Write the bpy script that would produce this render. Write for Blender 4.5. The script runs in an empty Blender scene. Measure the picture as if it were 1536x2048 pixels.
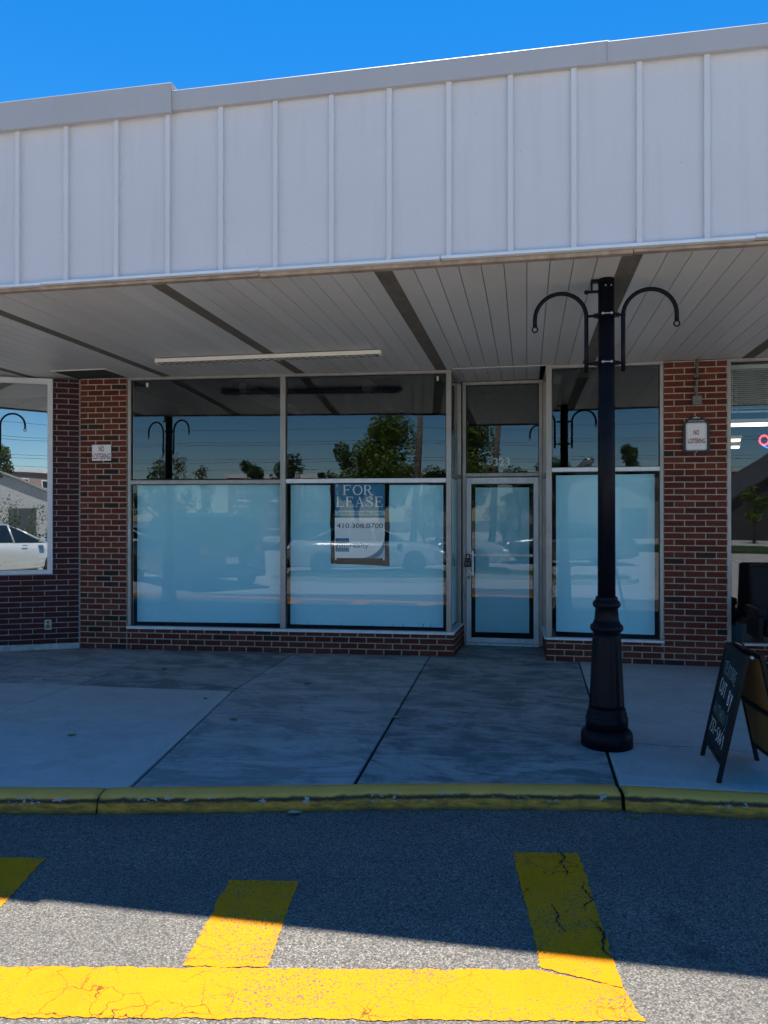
import bpy, bmesh, math, random
from mathutils import Vector, Matrix
R = math.radians
scene = bpy.context.scene
COL = scene.collection
rnd = random.Random(7)

# ------------------------------------------------------------------ camera, sky, sun, exposure
cam = bpy.data.cameras.new('camera')
cam_o = bpy.data.objects.new('camera', cam); COL.objects.link(cam_o)
cam.sensor_fit = 'HORIZONTAL'; cam.sensor_width = 36.0; cam.lens = 1490 / 1536 * 36
cam_o.location = (0, -8.378, 1.61)
cam_o.rotation_euler = (R(90.2), 0, R(10.85))
cam.clip_start = 0.05; cam.clip_end = 2000
scene.camera = cam_o

SUN = Vector((-0.30, 1.82, 4.645)).normalized()
world = bpy.data.worlds.new('World'); scene.world = world
world.use_nodes = True
wn = world.node_tree; wn.nodes.clear()
sky = wn.nodes.new('ShaderNodeTexSky'); sky.sky_type = 'NISHITA'; sky.sun_disc = False
sky.sun_elevation = math.asin(SUN.z); sky.sun_rotation = math.atan2(SUN.x, SUN.y)
sky.air_density = 1.0; sky.dust_density = 0.0; sky.ozone_density = 6.0; sky.altitude = 100
hs = wn.nodes.new('ShaderNodeHueSaturation'); hs.inputs['Saturation'].default_value = 1.32; hs.inputs['Hue'].default_value = 0.5
bg = wn.nodes.new('ShaderNodeBackground'); bg.inputs['Strength'].default_value = 0.070
wo = wn.nodes.new('ShaderNodeOutputWorld')
wn.links.new(sky.outputs[0], hs.inputs['Color']); wn.links.new(hs.outputs[0], bg.inputs[0]); wn.links.new(bg.outputs[0], wo.inputs[0])

sl = bpy.data.lights.new('sun', 'SUN'); sl.energy = 4.0; sl.angle = R(0.55); sl.color = (1.0, 0.95, 0.86)
so = bpy.data.objects.new('sun', sl); COL.objects.link(so)
so.rotation_euler = (-SUN).to_track_quat('-Z', 'Y').to_euler(); so.location = (0, 10, 20)

vs = scene.view_settings
vs.view_transform = 'Standard'; vs.look = 'None'; vs.gamma = 1.0; vs.use_curve_mapping = False
vs.exposure = 1.36
scene.render.engine = 'CYCLES'
cy = scene.cycles
cy.max_bounces = 10; cy.transparent_max_bounces = 24; cy.glossy_bounces = 6; cy.diffuse_bounces = 5
cy.use_denoising = True
cy.caustics_reflective = False; cy.caustics_refractive = False
cy.sample_clamp_indirect = 8

# ------------------------------------------------------------------ node materials
class NM:
    def __init__(s, name, rough=0.6, metal=0.0, color=(.5, .5, .5), spec=0.5, coat=0.0):
        s.m = bpy.data.materials.new(name); s.m.use_nodes = True
        s.t = s.m.node_tree; s.n = s.t.nodes
        s.b = s.n['Principled BSDF']; s.out = s.n['Material Output']
        s.b.inputs['Base Color'].default_value = (*color, 1)
        s.b.inputs['Roughness'].default_value = rough; s.b.inputs['Metallic'].default_value = metal
        s.b.inputs['Specular IOR Level'].default_value = spec
        s.b.inputs['Coat Weight'].default_value = coat
    def L(s, a, b): s.t.links.new(a, b)
    def new(s, typ, **kw):
        n = s.n.new(typ)
        for k, v in kw.items():
            if k in n.inputs: n.inputs[k].default_value = v
            else: setattr(n, k, v)
        return n
    def pos(s, scale=(1, 1, 1), obj=False):
        if obj: o = s.new('ShaderNodeTexCoord').outputs['Object']
        else: o = s.new('ShaderNodeNewGeometry').outputs['Position']
        if scale != (1, 1, 1):
            mp = s.new('ShaderNodeMapping'); mp.inputs['Scale'].default_value = scale; s.L(o, mp.inputs['Vector']); o = mp.outputs[0]
        return o
    def noise(s, scale, vec=None, detail=4, rough=0.55, dist=0.0):
        n = s.new('ShaderNodeTexNoise'); n.inputs['Scale'].default_value = scale; n.inputs['Detail'].default_value = detail
        n.inputs['Roughness'].default_value = rough; n.inputs['Distortion'].default_value = dist
        s.L(vec if vec is not None else s.pos(), n.inputs['Vector']); return n.outputs['Fac']
    def vor(s, scale, vec=None, feature='F1', out='Distance'):
        n = s.new('ShaderNodeTexVoronoi'); n.feature = feature; n.inputs['Scale'].default_value = scale
        s.L(vec if vec is not None else s.pos(), n.inputs['Vector']); return n.outputs[out]
    def ramp(s, fac, stops, interp='LINEAR'):
        n = s.new('ShaderNodeValToRGB'); e = n.color_ramp.elements; n.color_ramp.interpolation = interp
        while len(e) < len(stops): e.new(0.5)
        for i, (p, c) in enumerate(stops):
            e[i].position = p
            e[i].color = (*c, 1) if isinstance(c, (tuple, list)) else (c, c, c, 1)
        s.L(fac, n.inputs[0]); return n.outputs[0]
    def mix(s, fac, a, b, typ='MIX'):
        n = s.new('ShaderNodeMix'); n.data_type = 'RGBA'; n.blend_type = typ
        for v, i in ((fac, 0), (a, 6), (b, 7)):
            if hasattr(v, 'is_linked'): s.L(v, n.inputs[i])
            else: n.inputs[i].default_value = v if i == 0 else (*v, 1)
        return n.outputs[2]
    def math(s, op, a, b=0.0):
        n = s.new('ShaderNodeMath'); n.operation = op
        for v, i in ((a, 0), (b, 1)):
            if hasattr(v, 'is_linked'): s.L(v, n.inputs[i])
            else: n.inputs[i].default_value = v
        return n.outputs[0]
    def color(s, c): s.L(c, s.b.inputs['Base Color']); return s
    def rough(s, c): s.L(c, s.b.inputs['Roughness']); return s
    def bump(s, h, strength=0.3, dist=0.01):
        n = s.new('ShaderNodeBump'); n.inputs['Strength'].default_value = strength; n.inputs['Distance'].default_value = dist
        s.L(h, n.inputs['Height']); s.L(n.outputs[0], s.b.inputs['Normal']); return s
    def orand(s): return s.new('ShaderNodeObjectInfo').outputs['Random']
    def sep(s, v):
        n = s.new('ShaderNodeSeparateXYZ'); s.L(v, n.inputs[0]); return n.outputs

def plain(name, color, rough=0.6, metal=0.0, var=0.15, scale=6.0, bump=0.0, spec=0.5, coat=0.0):
    k = NM(name, rough, metal, color, spec, coat)
    f = k.noise(scale, k.pos(obj=True), 5, 0.6)
    lo = tuple(c * (1 - var) for c in color); hi = tuple(min(1, c * (1 + var)) for c in color)
    k.color(k.ramp(f, [(0.3, lo), (0.7, hi)]))
    if bump: k.bump(k.noise(scale * 25, k.pos(obj=True), 3), bump, 0.003)
    return k.m

def emit(name, color, strength):
    m = bpy.data.materials.new(name); m.use_nodes = True; n = m.node_tree.nodes; n.clear()
    e = n.new('ShaderNodeEmission'); e.inputs[0].default_value = (*color, 1); e.inputs[1].default_value = strength
    o = n.new('ShaderNodeOutputMaterial'); m.node_tree.links.new(e.outputs[0], o.inputs[0]); return m

M = {}
# bricks
def brick_mat(name, stops, mott=0.25):
    k = NM(name, 0.82, 0, spec=0.3)
    c = k.ramp(k.orand(), stops)
    f = k.noise(26, None, 6, 0.7)
    c = k.mix(k.math('MULTIPLY', k.ramp(f, [(0.35, 0.0), (0.75, 1.0)]), mott * 2), c, (0.035, 0.016, 0.013))
    f2 = k.noise(90, None, 3, 0.6)
    c = k.mix(k.ramp(f2, [(0.62, 0.0), (0.8, 0.35)]), c, (0.30, 0.21, 0.16))
    f3 = k.noise(3.1, None, 5, 0.65)
    c = k.mix(k.ramp(f3, [(0.62, 0.0), (0.85, 0.18)]), c, (0.33, 0.26, 0.22))
    k.color(c); k.bump(k.noise(160, None, 5, 0.7), 0.5, 0.004)
    return k.m
M['brick'] = brick_mat('red_brick', [(0.0, (.028, .017, .016)), (0.08, (.055, .022, .017)), (0.13, (.115, .022, .013)), (0.5, (.165, .032, .017)), (0.8, (.190, .046, .024)), (1.0, (.115, .021, .016))])
M['brick_dark'] = brick_mat('maroon_brick', [(0.0, (.050, .013, .012)), (0.5, (.070, .018, .016)), (1.0, (.058, .012, .013))], 0.12)
def mortar_mat(name, a, b):
    k = NM(name, 0.95, 0, spec=0.2)
    c = k.ramp(k.noise(12, None, 6, 0.7), [(0.3, a), (0.7, b)])
    k.color(c); k.bump(k.noise(220, None, 4, 0.7), 0.6, 0.004); return k.m
M['mortar'] = mortar_mat('mortar', (.34, .285, .22), (.52, .45, .36))
M['mortar_dark'] = mortar_mat('grey_mortar', (.22, .21, .225), (.36, .35, .365))
# fascia paint
def paint_panel(name, base, dirt=(.42, .38, .36), streak=0.35):
    k = NM(name, 0.55, 0, spec=0.35)
    f = k.noise(1.3, None, 6, 0.6)
    c = k.ramp(f, [(0.3, tuple(v * .95 for v in base)), (0.7, base)])
    st = k.noise(1.0, k.pos((9, 9, .5)), 5, 0.65)
    c = k.mix(k.math('MULTIPLY', k.ramp(st, [(0.52, 0.0), (0.8, 1.0)]), streak), c, dirt)
    sp = k.noise(38, None, 2, 0.5)
    c = k.mix(k.ramp(sp, [(0.735, 0.0), (0.78, 0.5)]), c, (.33, .29, .26))
    k.color(c); k.bump(k.noise(70, None, 4, 0.6), 0.10, 0.004); return k.m
M['fascia'] = paint_panel('fascia_paint', (.66, .635, .645), streak=.22)
M['coping'] = paint_panel('coping_paint', (.46, .44, .44), streak=.5)
M['batten'] = paint_panel('batten_paint', (.68, .66, .67), streak=.1)
def soffit_mat():
    k = NM('soffit_paint', 0.42, 0, spec=0.4)
    r = k.ramp(k.orand(), [(0, (.62, .60, .545)), (1, (.68, .66, .61))])
    f = k.noise(.9, k.pos((1, .35, 1)), 5, 0.6)
    c = k.mix(k.ramp(f, [(0.45, 0.0), (0.75, 0.35)]), r, (.36, .33, .28))
    c = k.mix(k.ramp(k.noise(5, None, 5, .7), [(0.68, 0.0), (0.8, 0.25)]), c, (.25, .22, .18))
    k.color(c); k.bump(k.noise(2.2, k.pos((1, .5, 1)), 3), 0.12, 0.03); return k.m
M['soffit'] = soffit_mat()
def beam_mat():
    k = NM('beam_grime', 0.8)
    c = k.ramp(k.noise(7, k.pos((1, .6, 1)), 6, .7), [(0.3, (.11, .09, .064)), (0.6, (.17, .145, .108)), (0.8, (.22, .19, .15))])
    c = k.mix(k.ramp(k.noise(9, None, 5, .7), [(0.66, 0.0), (0.76, 0.75)]), c, (.11, .035, .012))
    k.color(c); return k.m
M['beam'] = beam_mat()
M['wood_trim'] = plain('worn_trim', (.36, .27, .20), .8, var=.35, scale=9)
M['drip'] = plain('drip_edge_paint', (.72, .76, .80), .4, var=.06)
def alu_mat(name, base, rough=.42, metal=.55, dirt=(.22, .19, .16), amt=.5):
    k = NM(name, rough, metal, spec=.5)
    st = k.noise(2.0, k.pos((6, 6, 1.2)), 6, .7)
    c = k.mix(k.math('MULTIPLY', k.ramp(st, [(0.42, 0.0), (0.72, 1.0)]), amt), base, dirt)
    k.color(c); k.rough(k.ramp(k.noise(30, None, 4), [(0.3, rough * .8), (0.7, min(1, rough * 1.35))])); return k.m
M['alu'] = alu_mat('aged_aluminium', (.40, .385, .36))
M['alu_bright'] = alu_mat('bright_aluminium', (.80, .82, .84), .35, .15, (.35, .35, .35), .25)
M['alu_white'] = alu_mat('white_aluminium', (.74, .77, .79), .4, .1, (.5, .5, .5), .2)
M['alu_door'] = alu_mat('door_aluminium', (.72, .74, .76), .38, .2, (.33, .32, .31), .3)
M['seal'] = plain('black_seal', (.012, .012, .013), .6)
# glass
def glass_mat(name, ior=2.0, tint=(.97, .99, .985), wob=0.02):
    m = bpy.data.materials.new(name); m.use_nodes = True; t = m.node_tree; n = t.nodes; n.clear()
    o = n.new('ShaderNodeOutputMaterial'); mx = n.new('ShaderNodeMixShader'); tr = n.new('ShaderNodeBsdfTransparent'); g = n.new('ShaderNodeBsdfGlossy')
    fr = n.new('ShaderNodeFresnel')
    g0 = n.new('ShaderNodeNewGeometry'); mr = n.new('ShaderNodeMapRange'); t.links.new(g0.outputs['Backfacing'], mr.inputs[0])
    mr.inputs[3].default_value = ior; mr.inputs[4].default_value = 1 / ior; t.links.new(mr.outputs[0], fr.inputs[0])   # same share from either side of the sheet
    tr.inputs[0].default_value = (*tint, 1); g.inputs['Roughness'].default_value = 0.0; g.inputs[0].default_value = (.92, .97, 1, 1)
    ge = n.new('ShaderNodeNewGeometry'); ns = n.new('ShaderNodeTexNoise'); ns.inputs['Scale'].default_value = .9; ns.inputs['Detail'].default_value = 1.0
    bp = n.new('ShaderNodeBump'); bp.inputs['Strength'].default_value = wob; bp.inputs['Distance'].default_value = .08
    t.links.new(ge.outputs['Position'], ns.inputs['Vector']); t.links.new(ns.outputs['Fac'], bp.inputs['Height'])
    t.links.new(bp.outputs[0], g.inputs['Normal'])
    t.links.new(fr.outputs[0], mx.inputs[0]); t.links.new(tr.outputs[0], mx.inputs[1]); t.links.new(g.outputs[0], mx.inputs[2]); t.links.new(mx.outputs[0], o.inputs[0])
    return m
M['glass'] = glass_mat('window_glass', 1.92)
M['glass_low'] = glass_mat('lower_window_glass', 1.62)
M['glass_white'] = glass_mat('tinted_window_glass', 5.0, (.5, .56, .55))
mt = bpy.data.materials.new('glass_edge'); mt.use_nodes = True
mt.node_tree.nodes.clear()
_t = mt.node_tree.nodes.new('ShaderNodeBsdfTransparent'); _t.inputs[0].default_value = (.97, .99, .98, 1)
_o = mt.node_tree.nodes.new('ShaderNodeOutputMaterial'); mt.node_tree.links.new(_t.outputs[0], _o.inputs[0])
M['glass_edge'] = mt
# paper
def paper_mat(name, base):
    k = NM(name, .75, 0, spec=.2)
    c = k.ramp(k.noise(.8, None, 5, .6), [(0.3, tuple(v * .93 for v in base)), (0.7, base)])
    k.color(c); k.bump(k.noise(1.6, k.pos((1, 1, .7)), 3), .12, .05); return k.m
M['paper'] = paper_mat('pale_blue_paper', (.45, .86, 1.0))
# concrete
def concrete_mat(name, base, stain, amt, broom=True, seed=0.0):
    k = NM(name, .9, 0, spec=.2)
    p = k.pos()
    f = k.noise(2.6 + seed * .1, p, 10, .72, .5)
    big = k.noise(1.5, k.pos((1, 2.3, 1)), 10, .74, .8)
    c = k.ramp(f, [(0.28, tuple(v * .66 for v in base)), (0.5, base), (0.75, tuple(min(1, v * 1.16) for v in base))])
    blot = k.math('ADD', k.math('MULTIPLY', f, .45), k.math('MULTIPLY', big, .65))
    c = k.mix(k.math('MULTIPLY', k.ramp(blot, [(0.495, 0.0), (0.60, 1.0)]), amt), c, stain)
    st = k.noise(3.0, k.pos((1.2, 9, 1)), 8, .75, .3)                       # scuffs along the shopfront
    c = k.mix(k.ramp(st, [(0.52, 0.0), (0.66, .40 * amt)]), c, tuple(min(1, v * 1.08) for v in base))
    c = k.mix(k.ramp(k.noise(7.5, p, 8, .75), [(0.56, 0.0), (0.72, .45)]), c, tuple(v * .75 for v in stain))
    c = k.mix(k.ramp(k.noise(42, p, 3, .6), [(0.69, 0.0), (0.74, .7)]), c, tuple(v * .3 for v in base))
    c = k.mix(k.ramp(k.noise(300, p, 2, .6), [(0.35, .25), (0.65, 0.0)]), c, tuple(v * .5 for v in base))
    if broom: c = k.mix(k.ramp(k.noise(55, k.pos((2.4, .10, 1)), 4, .65), [(0.42, .22), (0.6, 0.0)]), c, tuple(v * .55 for v in base))
    k.color(c)
    h = k.noise(140, p, 4, .65)
    if broom: h = k.math('ADD', h, k.math('MULTIPLY', k.noise(55, k.pos((2.4, .10, 1)), 4, .65), 1.6))
    k.bump(h, .45, .005); return k.m
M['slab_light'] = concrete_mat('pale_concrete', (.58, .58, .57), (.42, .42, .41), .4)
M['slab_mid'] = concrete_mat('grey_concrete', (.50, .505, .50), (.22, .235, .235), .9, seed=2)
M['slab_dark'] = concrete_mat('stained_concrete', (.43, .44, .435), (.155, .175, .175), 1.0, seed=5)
M['slab_right'] = concrete_mat('broomed_concrete', (.57, .57, .565), (.40, .40, .39), .45, seed=8)
M['joint'] = plain('joint_filler', (.018, .017, .016), .9)
M['ledge'] = plain('painted_ledge', (.46, .47, .46), .8, var=.3, scale=10, bump=.4)
# kerb
def kerb_mat():
    k = NM('kerb_yellow_paint', .7, 0, spec=.3)
    p = k.pos(); z = k.sep(p)[2]
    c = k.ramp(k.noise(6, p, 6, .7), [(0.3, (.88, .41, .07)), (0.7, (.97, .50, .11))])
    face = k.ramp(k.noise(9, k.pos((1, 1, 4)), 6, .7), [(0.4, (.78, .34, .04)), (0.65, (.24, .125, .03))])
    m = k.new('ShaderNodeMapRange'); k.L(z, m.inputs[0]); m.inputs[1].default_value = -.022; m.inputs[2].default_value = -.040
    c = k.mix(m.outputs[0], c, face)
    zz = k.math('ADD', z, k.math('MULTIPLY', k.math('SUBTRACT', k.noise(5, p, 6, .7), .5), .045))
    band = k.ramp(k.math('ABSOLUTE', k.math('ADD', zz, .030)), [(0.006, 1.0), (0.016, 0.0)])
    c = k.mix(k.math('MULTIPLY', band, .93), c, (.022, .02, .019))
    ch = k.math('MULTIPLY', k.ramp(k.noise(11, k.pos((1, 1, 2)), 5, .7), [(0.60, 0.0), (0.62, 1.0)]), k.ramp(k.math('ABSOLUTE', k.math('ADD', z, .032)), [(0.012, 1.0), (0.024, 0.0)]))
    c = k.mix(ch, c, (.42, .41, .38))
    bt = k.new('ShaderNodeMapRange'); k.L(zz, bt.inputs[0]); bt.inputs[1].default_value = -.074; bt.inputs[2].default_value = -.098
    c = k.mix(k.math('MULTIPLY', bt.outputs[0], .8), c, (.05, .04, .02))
    k.color(c); k.bump(k.noise(45, p, 6, .7), .5, .008); return k.m
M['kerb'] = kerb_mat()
# asphalt
def asphalt_nodes(k):
    p = k.pos()
    cell = k.vor(140, p, 'F1', 'Color'); v = k.sep(cell)[0]
    c = k.ramp(v, [(0.0, (.090, .084, .076)), (0.3, (.175, .161, .143)), (0.65, (.245, .225, .198)), (0.9, (.30, .275, .24)), (1.0, (.42, .39, .345))])
    d = k.vor(140, p, 'F1', 'Distance')
    c = k.mix(k.ramp(d, [(0.35, 0.0), (0.75, .65)]), c, (.030, .029, .028))
    big = k.noise(1.5, p, 6, .65)
    c = k.mix(k.ramp(big, [(0.35, .38), (0.65, 0.0)]), c, (.075, .073, .070))
    oil = k.noise(2.3, p, 3, .5)
    c = k.mix(k.ramp(oil, [(0.70, 0.0), (0.78, .55)]), c, (.04, .039, .038))
    return c, d, p
def asphalt_mat():
    k = NM('asphalt', .85, 0, spec=.35)
    c, d, p = asphalt_nodes(k); k.color(c); k.bump(k.math('SUBTRACT', 1.0, d), .55, .006); return k.m
M['asphalt'] = asphalt_mat()
def marking_mat():
    k = NM('yellow_road_paint', .75, 0, spec=.08)
    a, d, p = asphalt_nodes(k)
    y = k.ramp(k.noise(3, p, 6, .7), [(0.3, (.72, .25, .004)), (0.7, (.82, .292, .006))])
    # worn pits and fine cracks in the paint
    wp = k.new('ShaderNodeVectorMath'); wp.operation = 'ADD'
    nz = k.new('ShaderNodeTexNoise'); nz.inputs['Scale'].default_value = 9; nz.inputs['Detail'].default_value = 5; k.L(p, nz.inputs['Vector'])
    sc = k.new('ShaderNodeVectorMath'); sc.operation = 'SCALE'; sc.inputs['Scale'].default_value = .16; k.L(nz.outputs['Color'], sc.inputs[0])
    k.L(p, wp.inputs[0]); k.L(sc.outputs[0], wp.inputs[1])
    cr = k.vor(8.5, wp.outputs[0], 'DISTANCE_TO_EDGE')
    gate = k.ramp(k.noise(2.2, p, 4, .6), [(0.47, 0.0), (0.62, 1.0)])
    crack = k.math('MULTIPLY', k.ramp(cr, [(0.011, 1.0), (0.019, 0.0)]), gate)
    pit = k.ramp(k.math('ADD', k.noise(95, p, 3, .7), k.math('MULTIPLY', k.noise(2.6, p, 4, .6), .35)), [(0.775, 0.0), (0.80, 1.0)])
    fine = k.ramp(k.noise(180, p, 2, .6), [(0.3, .30), (0.55, 0.0)])
    y = k.mix(fine, y, (.46, .165, .008))
    wear = k.math('MAXIMUM', crack, pit)
    c = k.mix(pit, y, (.15, .13, .10))
    c = k.mix(k.math('MULTIPLY', crack, .96), c, (.030, .025, .018))
    k.color(c); k.bump(k.math('SUBTRACT', k.math('SUBTRACT', 1.0, k.math('MULTIPLY', d, .7)), k.math('MULTIPLY', wear, .6)), .4, .005); return k.m
M['marking'] = marking_mat()
M['black_paint'] = plain('black_gloss_paint', (.0045, .0055, .010), .42, var=.4, scale=14, bump=.06, spec=.14)
M['black_matte'] = plain('black_board_frame', (.008, .008, .009), .6, spec=.25)
M['chalkboard'] = plain('chalkboard', (.010, .017, .021), .7, var=.5, scale=5, spec=.25)
M['chalk'] = plain('chalk', (.88, .90, .90), .9)
M['chalk_faint'] = plain('faded_chalk', (.26, .38, .40), .9)
M['hardboard'] = plain('brown_hardboard', (.30, .17, .055), .8, var=.15, scale=4)
M['white_paint'] = plain('white_enamel', (.90, .87, .79), .35, var=.06)
M['led'] = plain('yellowed_lens', (.62, .52, .30), .4)
M['sign_white'] = plain('sign_white', (.82, .82, .81), .4, var=.04)
M['sign_red'] = plain('sign_red', (.28, .004, .014), .85, var=.08, spec=.15)
M['sign_dark'] = plain('sign_dark_board', (.016, .021, .022), .45, var=.3)
M['teal'] = plain('print_teal', (.006, .17, .34), .5, var=.03)
M['pale_teal'] = plain('print_pale_teal', (.30, .56, .66), .5, var=.03)
M['print_white'] = plain('print_white', (.90, .93, .95), .5, var=.02)
M['print_ink'] = plain('print_ink', (.012, .02, .05), .9, spec=.1)
M['grey_box'] = plain('galvanised_grey', (.17, .17, .165), .55, .2, var=.3, scale=30)
M['plate'] = plain('outlet_plate_cream', (.50, .47, .38), .5, var=.2, scale=30)
M['dark_panel'] = plain('dark_panel', (.035, .036, .032), .8, var=.3)
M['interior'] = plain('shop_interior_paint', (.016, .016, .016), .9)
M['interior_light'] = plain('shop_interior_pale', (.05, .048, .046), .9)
M['leaf_dry'] = plain('dry_leaf', (.30, .20, .05), .8, var=.5, scale=20)
M['leaf_pale'] = plain('pale_dry_leaf', (.45, .40, .30), .8, var=.3, scale=20)
M['rubber'] = plain('rubber', (.012, .012, .012), .8)
M['steel'] = plain('steel', (.5, .5, .5), .3, .9)
M['blind'] = plain('blind_slat', (.42, .46, .45), .5, var=.05)

# ------------------------------------------------------------------ geometry helpers
class MB:
    def __init__(s): s.v = []; s.f = []; s.mi = []; s.sm = []
    def add(s, vs, fs, mi=0, smooth=False):
        o = len(s.v); s.v += [tuple(v) for v in vs]
        for f in fs: s.f.append(tuple(i + o for i in f)); s.mi.append(mi); s.sm.append(smooth)
        return s
    def box(s, x0, x1, y0, y1, z0, z1, mi=0):
        return s.add([(x0, y0, z0), (x1, y0, z0), (x1, y1, z0), (x0, y1, z0), (x0, y0, z1), (x1, y0, z1), (x1, y1, z1), (x0, y1, z1)],
                     [(0, 3, 2, 1), (4, 5, 6, 7), (0, 1, 5, 4), (1, 2, 6, 5), (2, 3, 7, 6), (3, 0, 4, 7)], mi)
    def prism(s, poly, z0, z1, mi=0):              # polygon in xy, ccw
        n = len(poly)
        return s.add([(x, y, z0) for x, y in poly] + [(x, y, z1) for x, y in poly],
                     [tuple(reversed(range(n))), tuple(range(n, 2 * n))] + [(i, (i + 1) % n, (i + 1) % n + n, i + n) for i in range(n)], mi)
    def slabxz(s, poly, y0, y1, mi=0):             # polygon in xz (ccw seen from -y), front at y0
        n = len(poly)
        return s.add([(x, y0, z) for x, z in poly] + [(x, y1, z) for x, z in poly],
                     [tuple(range(n)), tuple(reversed(range(n, 2 * n)))] + [(i, i + n, (i + 1) % n + n, (i + 1) % n) for i in range(n)], mi)
    def lathe(s, prof, n=28, cx=0, cy=0, mi=0, flute=None):
        vs = []
        for r, z in prof:
            for i in range(n):
                a = 2 * math.pi * i / n
                rr = r * (flute(a, z) if flute else 1)
                vs.append((cx + rr * math.cos(a), cy + rr * math.sin(a), z))
        fs = [(j * n + i, j * n + (i + 1) % n, (j + 1) * n + (i + 1) % n, (j + 1) * n + i) for j in range(len(prof) - 1) for i in range(n)]
        fs.append(tuple(reversed(range(n)))); fs.append(tuple(range((len(prof) - 1) * n, len(prof) * n)))
        return s.add(vs, fs, mi, True)
    def tube(s, path, r, n=10, mi=0, closed=False):
        path = [Vector(p) for p in path]; N = len(path); vs = []
        rs = r if isinstance(r, (list, tuple)) else [r] * N
        up = None
        for i in range(N):
            a = path[(i - 1) % N] if (closed or i > 0) else path[i]
            b = path[(i + 1) % N] if (closed or i < N - 1) else path[i]
            d = (b - a).normalized()
            if up is None: up = Vector((0, 0, 1)) if abs(d.z) < .9 else Vector((0, 1, 0))
            x = d.cross(up).normalized(); up = x.cross(d).normalized()
            for k in range(n):
                t = 2 * math.pi * k / n
                vs.append(path[i] + (x * math.cos(t) + up * math.sin(t)) * rs[i])
        M_ = N if closed else N - 1
        fs = [(i * n + k, i * n + (k + 1) % n, ((i + 1) % N) * n + (k + 1) % n, ((i + 1) % N) * n + k) for i in range(M_) for k in range(n)]
        if not closed: fs += [tuple(reversed(range(n))), tuple(range((N - 1) * n, N * n))]
        return s.add(vs, fs, mi, True)
    def ball(s, c, r, n=12, m=8, mi=0, sc=(1, 1, 1)):
        prof = []
        vs = []; fs = []
        for j in range(1, m):
            t = math.pi * j / m
            for i in range(n):
                a = 2 * math.pi * i / n
                vs.append((c[0] + r * sc[0] * math.sin(t) * math.cos(a), c[1] + r * sc[1] * math.sin(t) * math.sin(a), c[2] - r * sc[2] * math.cos(t)))
        b = len(vs); vs += [(c[0], c[1], c[2] - r * sc[2]), (c[0], c[1], c[2] + r * sc[2])]
        for j in range(m - 2):
            for i in range(n): fs.append((j * n + i, j * n + (i + 1) % n, (j + 1) * n + (i + 1) % n, (j + 1) * n + i))
        for i in range(n): fs.append((b, (i + 1) % n, i)); fs.append((b + 1, (m - 2) * n + i, (m - 2) * n + (i + 1) % n))
        return s.add(vs, fs, mi, True)
    def mesh(s, name, mats):
        me = bpy.data.meshes.new(name); me.from_pydata(s.v, [], s.f)
        for m in (mats if isinstance(mats, (list, tuple)) else [mats]): me.materials.append(m)
        me.polygons.foreach_set('material_index', s.mi); me.polygons.foreach_set('use_smooth', s.sm); me.update()
        return me
    def build(s, name, mats, parent=None, loc=(0, 0, 0), rot=(0, 0, 0), bevel=0.0, label=None, cat=None, group=None, kind=None):
        return link(name, s.mesh(name, mats), parent, loc, rot, bevel, label, cat, group, kind)

def link(name, me, parent=None, loc=(0, 0, 0), rot=(0, 0, 0), bevel=0.0, label=None, cat=None, group=None, kind=None):
    o = bpy.data.objects.new(name, me); COL.objects.link(o)
    o.location = loc; o.rotation_euler = rot; o.parent = parent
    if bevel:
        b = o.modifiers.new('bevel', 'BEVEL'); b.width = bevel; b.segments = 2; b.limit_method = 'ANGLE'
    if label: o['label'] = label
    if cat: o['category'] = cat
    if group: o['group'] = group
    if kind: o['kind'] = kind
    return o
def thing(name, label=None, cat=None, loc=(0, 0, 0), rz=0.0, group=None, kind=None):
    return link(name, None, None, loc, (0, 0, rz), 0, label, cat, group, kind)
def bx(name, mat, parent, *d, bevel=0.0, **kw): return MB().box(*d).build(name, mat, parent, bevel=bevel, **kw)

def text_mesh(body, x0, x1, z0, z1, y=0.0, bold=0.0):
    cu = bpy.data.curves.new('lettering', 'FONT'); cu.body = body; cu.resolution_u = 4; cu.offset = bold
    to = bpy.data.objects.new('lettering', cu); COL.objects.link(to)
    dg = bpy.context.evaluated_depsgraph_get()
    me = bpy.data.meshes.new_from_object(to.evaluated_get(dg))
    bpy.data.objects.remove(to); bpy.data.curves.remove(cu)
    xs = [v.co.x for v in me.vertices]; ys = [v.co.y for v in me.vertices]
    a, b, c, d = min(xs), max(xs), min(ys), max(ys)
    for v in me.vertices:
        fx = (v.co.x - a) / (b - a); fz = (v.co.y - c) / (d - c)
        v.co = (x0 + fx * (x1 - x0), y, z0 + fz * (z1 - z0))
    me.materials.clear(); me.update(); return me
def lettering(body, x0, x1, z0, z1, y, mat, parent, name='lettering', bold=0.0):
    me = text_mesh(body, x0, x1, z0, z1, y, bold); me.materials.append(mat)
    return link(name, me, parent)

def strokes(mb, lines, w, y0, dy=-.00012, mi=0):
    """ribbons in the xz plane along poly-lines [(x,z),...] or [(x,z,w),...]"""
    y = y0
    for ln in lines:
        P = [Vector((p[0], p[1])) for p in ln]; W = [(p[2] if len(p) > 2 else w) for p in ln]; n = len(P)
        L_, R_ = [], []
        for i in range(n):
            d = (P[min(i + 1, n - 1)] - P[max(i - 1, 0)]).normalized(); nn = Vector((-d.y, d.x)) * W[i] / 2
            L_.append(P[i] + nn); R_.append(P[i] - nn)
        vs = [(p.x, y, p.y) for p in R_] + [(p.x, y, p.y) for p in L_]
        fs = [(i, i + 1, n + i + 1, n + i) for i in range(n - 1)]
        mb.add(vs, fs, mi); y += dy
    return mb

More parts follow.
